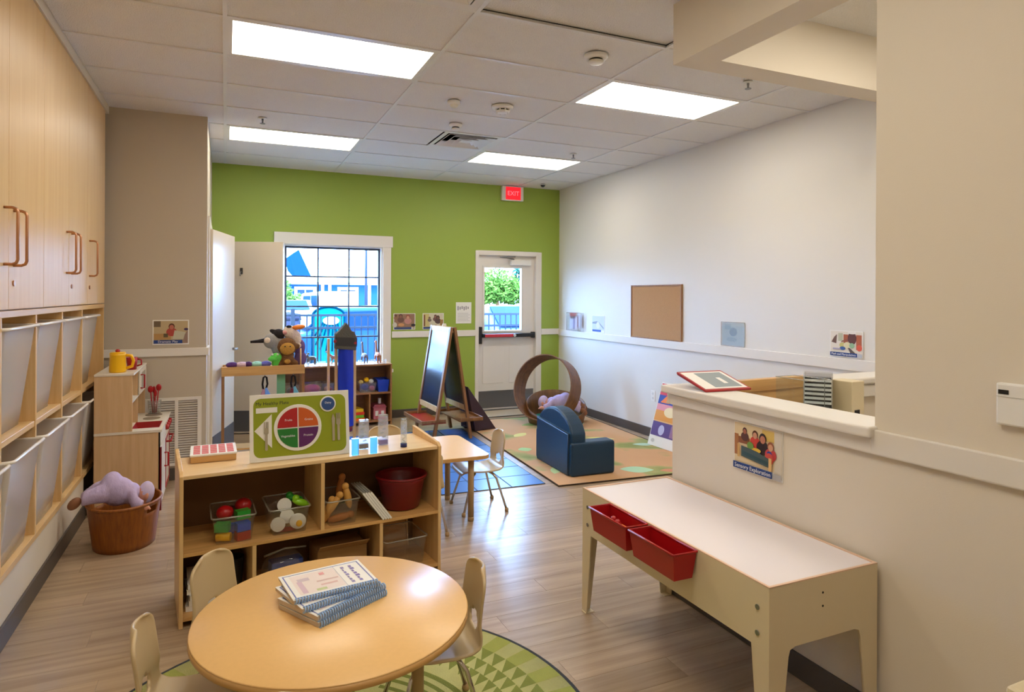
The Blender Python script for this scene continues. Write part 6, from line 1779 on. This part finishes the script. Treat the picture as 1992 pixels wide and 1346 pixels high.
MB().lathe([(0.21, 1.24), (0.2, 1.34), (0.0, 1.38)], n=20).build('lid', mat('can_lid', (50, 50, 66), 0.8, spec=0.0), t)

# trees and bushes
def leafball(name, label, loc, blobs, col, n, size, trunk=0.0, group='trees and bushes outside'):
    t = T(name, label, 'tree' if trunk else 'bush', loc, 0, group)
    rnd = random.Random(len(label))
    mb = MB()
    for k_ in range(n):
        c, r_ = blobs[k_ % len(blobs)]
        d = Vector((rnd.gauss(0, 1), rnd.gauss(0, 1), rnd.gauss(0, 1))).normalized() * (rnd.random() ** 0.4)
        p = Vector(c) + Vector((d.x * r_[0], d.y * r_[1], d.z * r_[2]))
        u = Vector((rnd.gauss(0, 1), rnd.gauss(0, 1), rnd.gauss(0, 1))).normalized() * size
        w2 = u.orthogonal().normalized() * size * 0.5
        mb.add([p - u, p + w2, p + u, p - w2], [(0, 1, 2, 3)])
    fo = bpy.data.meshes.new('foliage'); fo.from_pydata(mb.v, [], mb.f); fo.materials.append(mat('leaf_%d%d' % (col[0], col[1]), col, 0.9, spec=0.0))
    o = bpy.data.objects.new('foliage', fo); C.objects.link(o); o.parent = t; o['kind'] = 'stuff'
    if trunk:
        MB().cyl((0, 0, 0), (0, 0, trunk), 0.16, 0.09, 10).build('trunk', M_oak, t)
    else:
        MB().cyl((0, 0, 0), (0, 0, 0.5), 0.05, 0.03, 8).build('stem', M_oak, t)
leafball('leafy_bush', 'bright green bush at the left before the blue house', (3.3, 36.4, -0.12), [((0, 0, 0.9), (0.9, 0.7, 0.9)), ((0.9, 0, 0.6), (0.7, 0.6, 0.6)), ((-0.6, 0, 1.6), (0.6, 0.6, 1.0))], (80, 112, 44), 2600, 0.12)
leafball('leafy_bush', 'low green hedge before the blue house on the right', (8.0, 35.0, -0.12), [((0, 0, 0.5), (1.3, 0.5, 0.5)), ((1.8, 0, 0.5), (1.0, 0.5, 0.5))], (62, 92, 44), 2000, 0.11)
leafball('leafy_tree', 'light green tree seen through the exit door glass', (16.2, 39.0, -0.12), [((0, 0, 2.3), (1.5, 1.3, 1.2)), ((1.0, 0, 1.9), (1.2, 1, 0.8)), ((-0.8, 0, 1.9), (1.0, 1, 0.8))], (78, 106, 40), 4200, 0.16, 1.6)
leafball('leafy_tree', 'dark green tree at the right of the exit door glass', (19.2, 40.0, -0.12), [((0, 0, 3.0), (1.5, 1.2, 1.2)), ((0.6, 0, 2.2), (1.3, 1, 1.0))], (34, 70, 56), 3000, 0.16, 2.0)
t = T('grey_shed', 'small pale-roofed building at the right of the exit door glass', 'building', (18.2, 34.0, -0.12))
B(0, 0, 0, 4, 3, 1.75).build('wall', mat('shed_wall', (56, 68, 90), 0.9, spec=0.0), t)
MB().prism([(-0.3, 1.75), (3.3, 1.75), (1.5, 2.5)], -0.2, 4.2, 'yz').build('roof', mat('roof_pale', (216, 220, 226), 0.8), t)
B(0.5, -0.03, 0.5, 1.3, 0.0, 1.3).build('window_pane', M_hw, t)
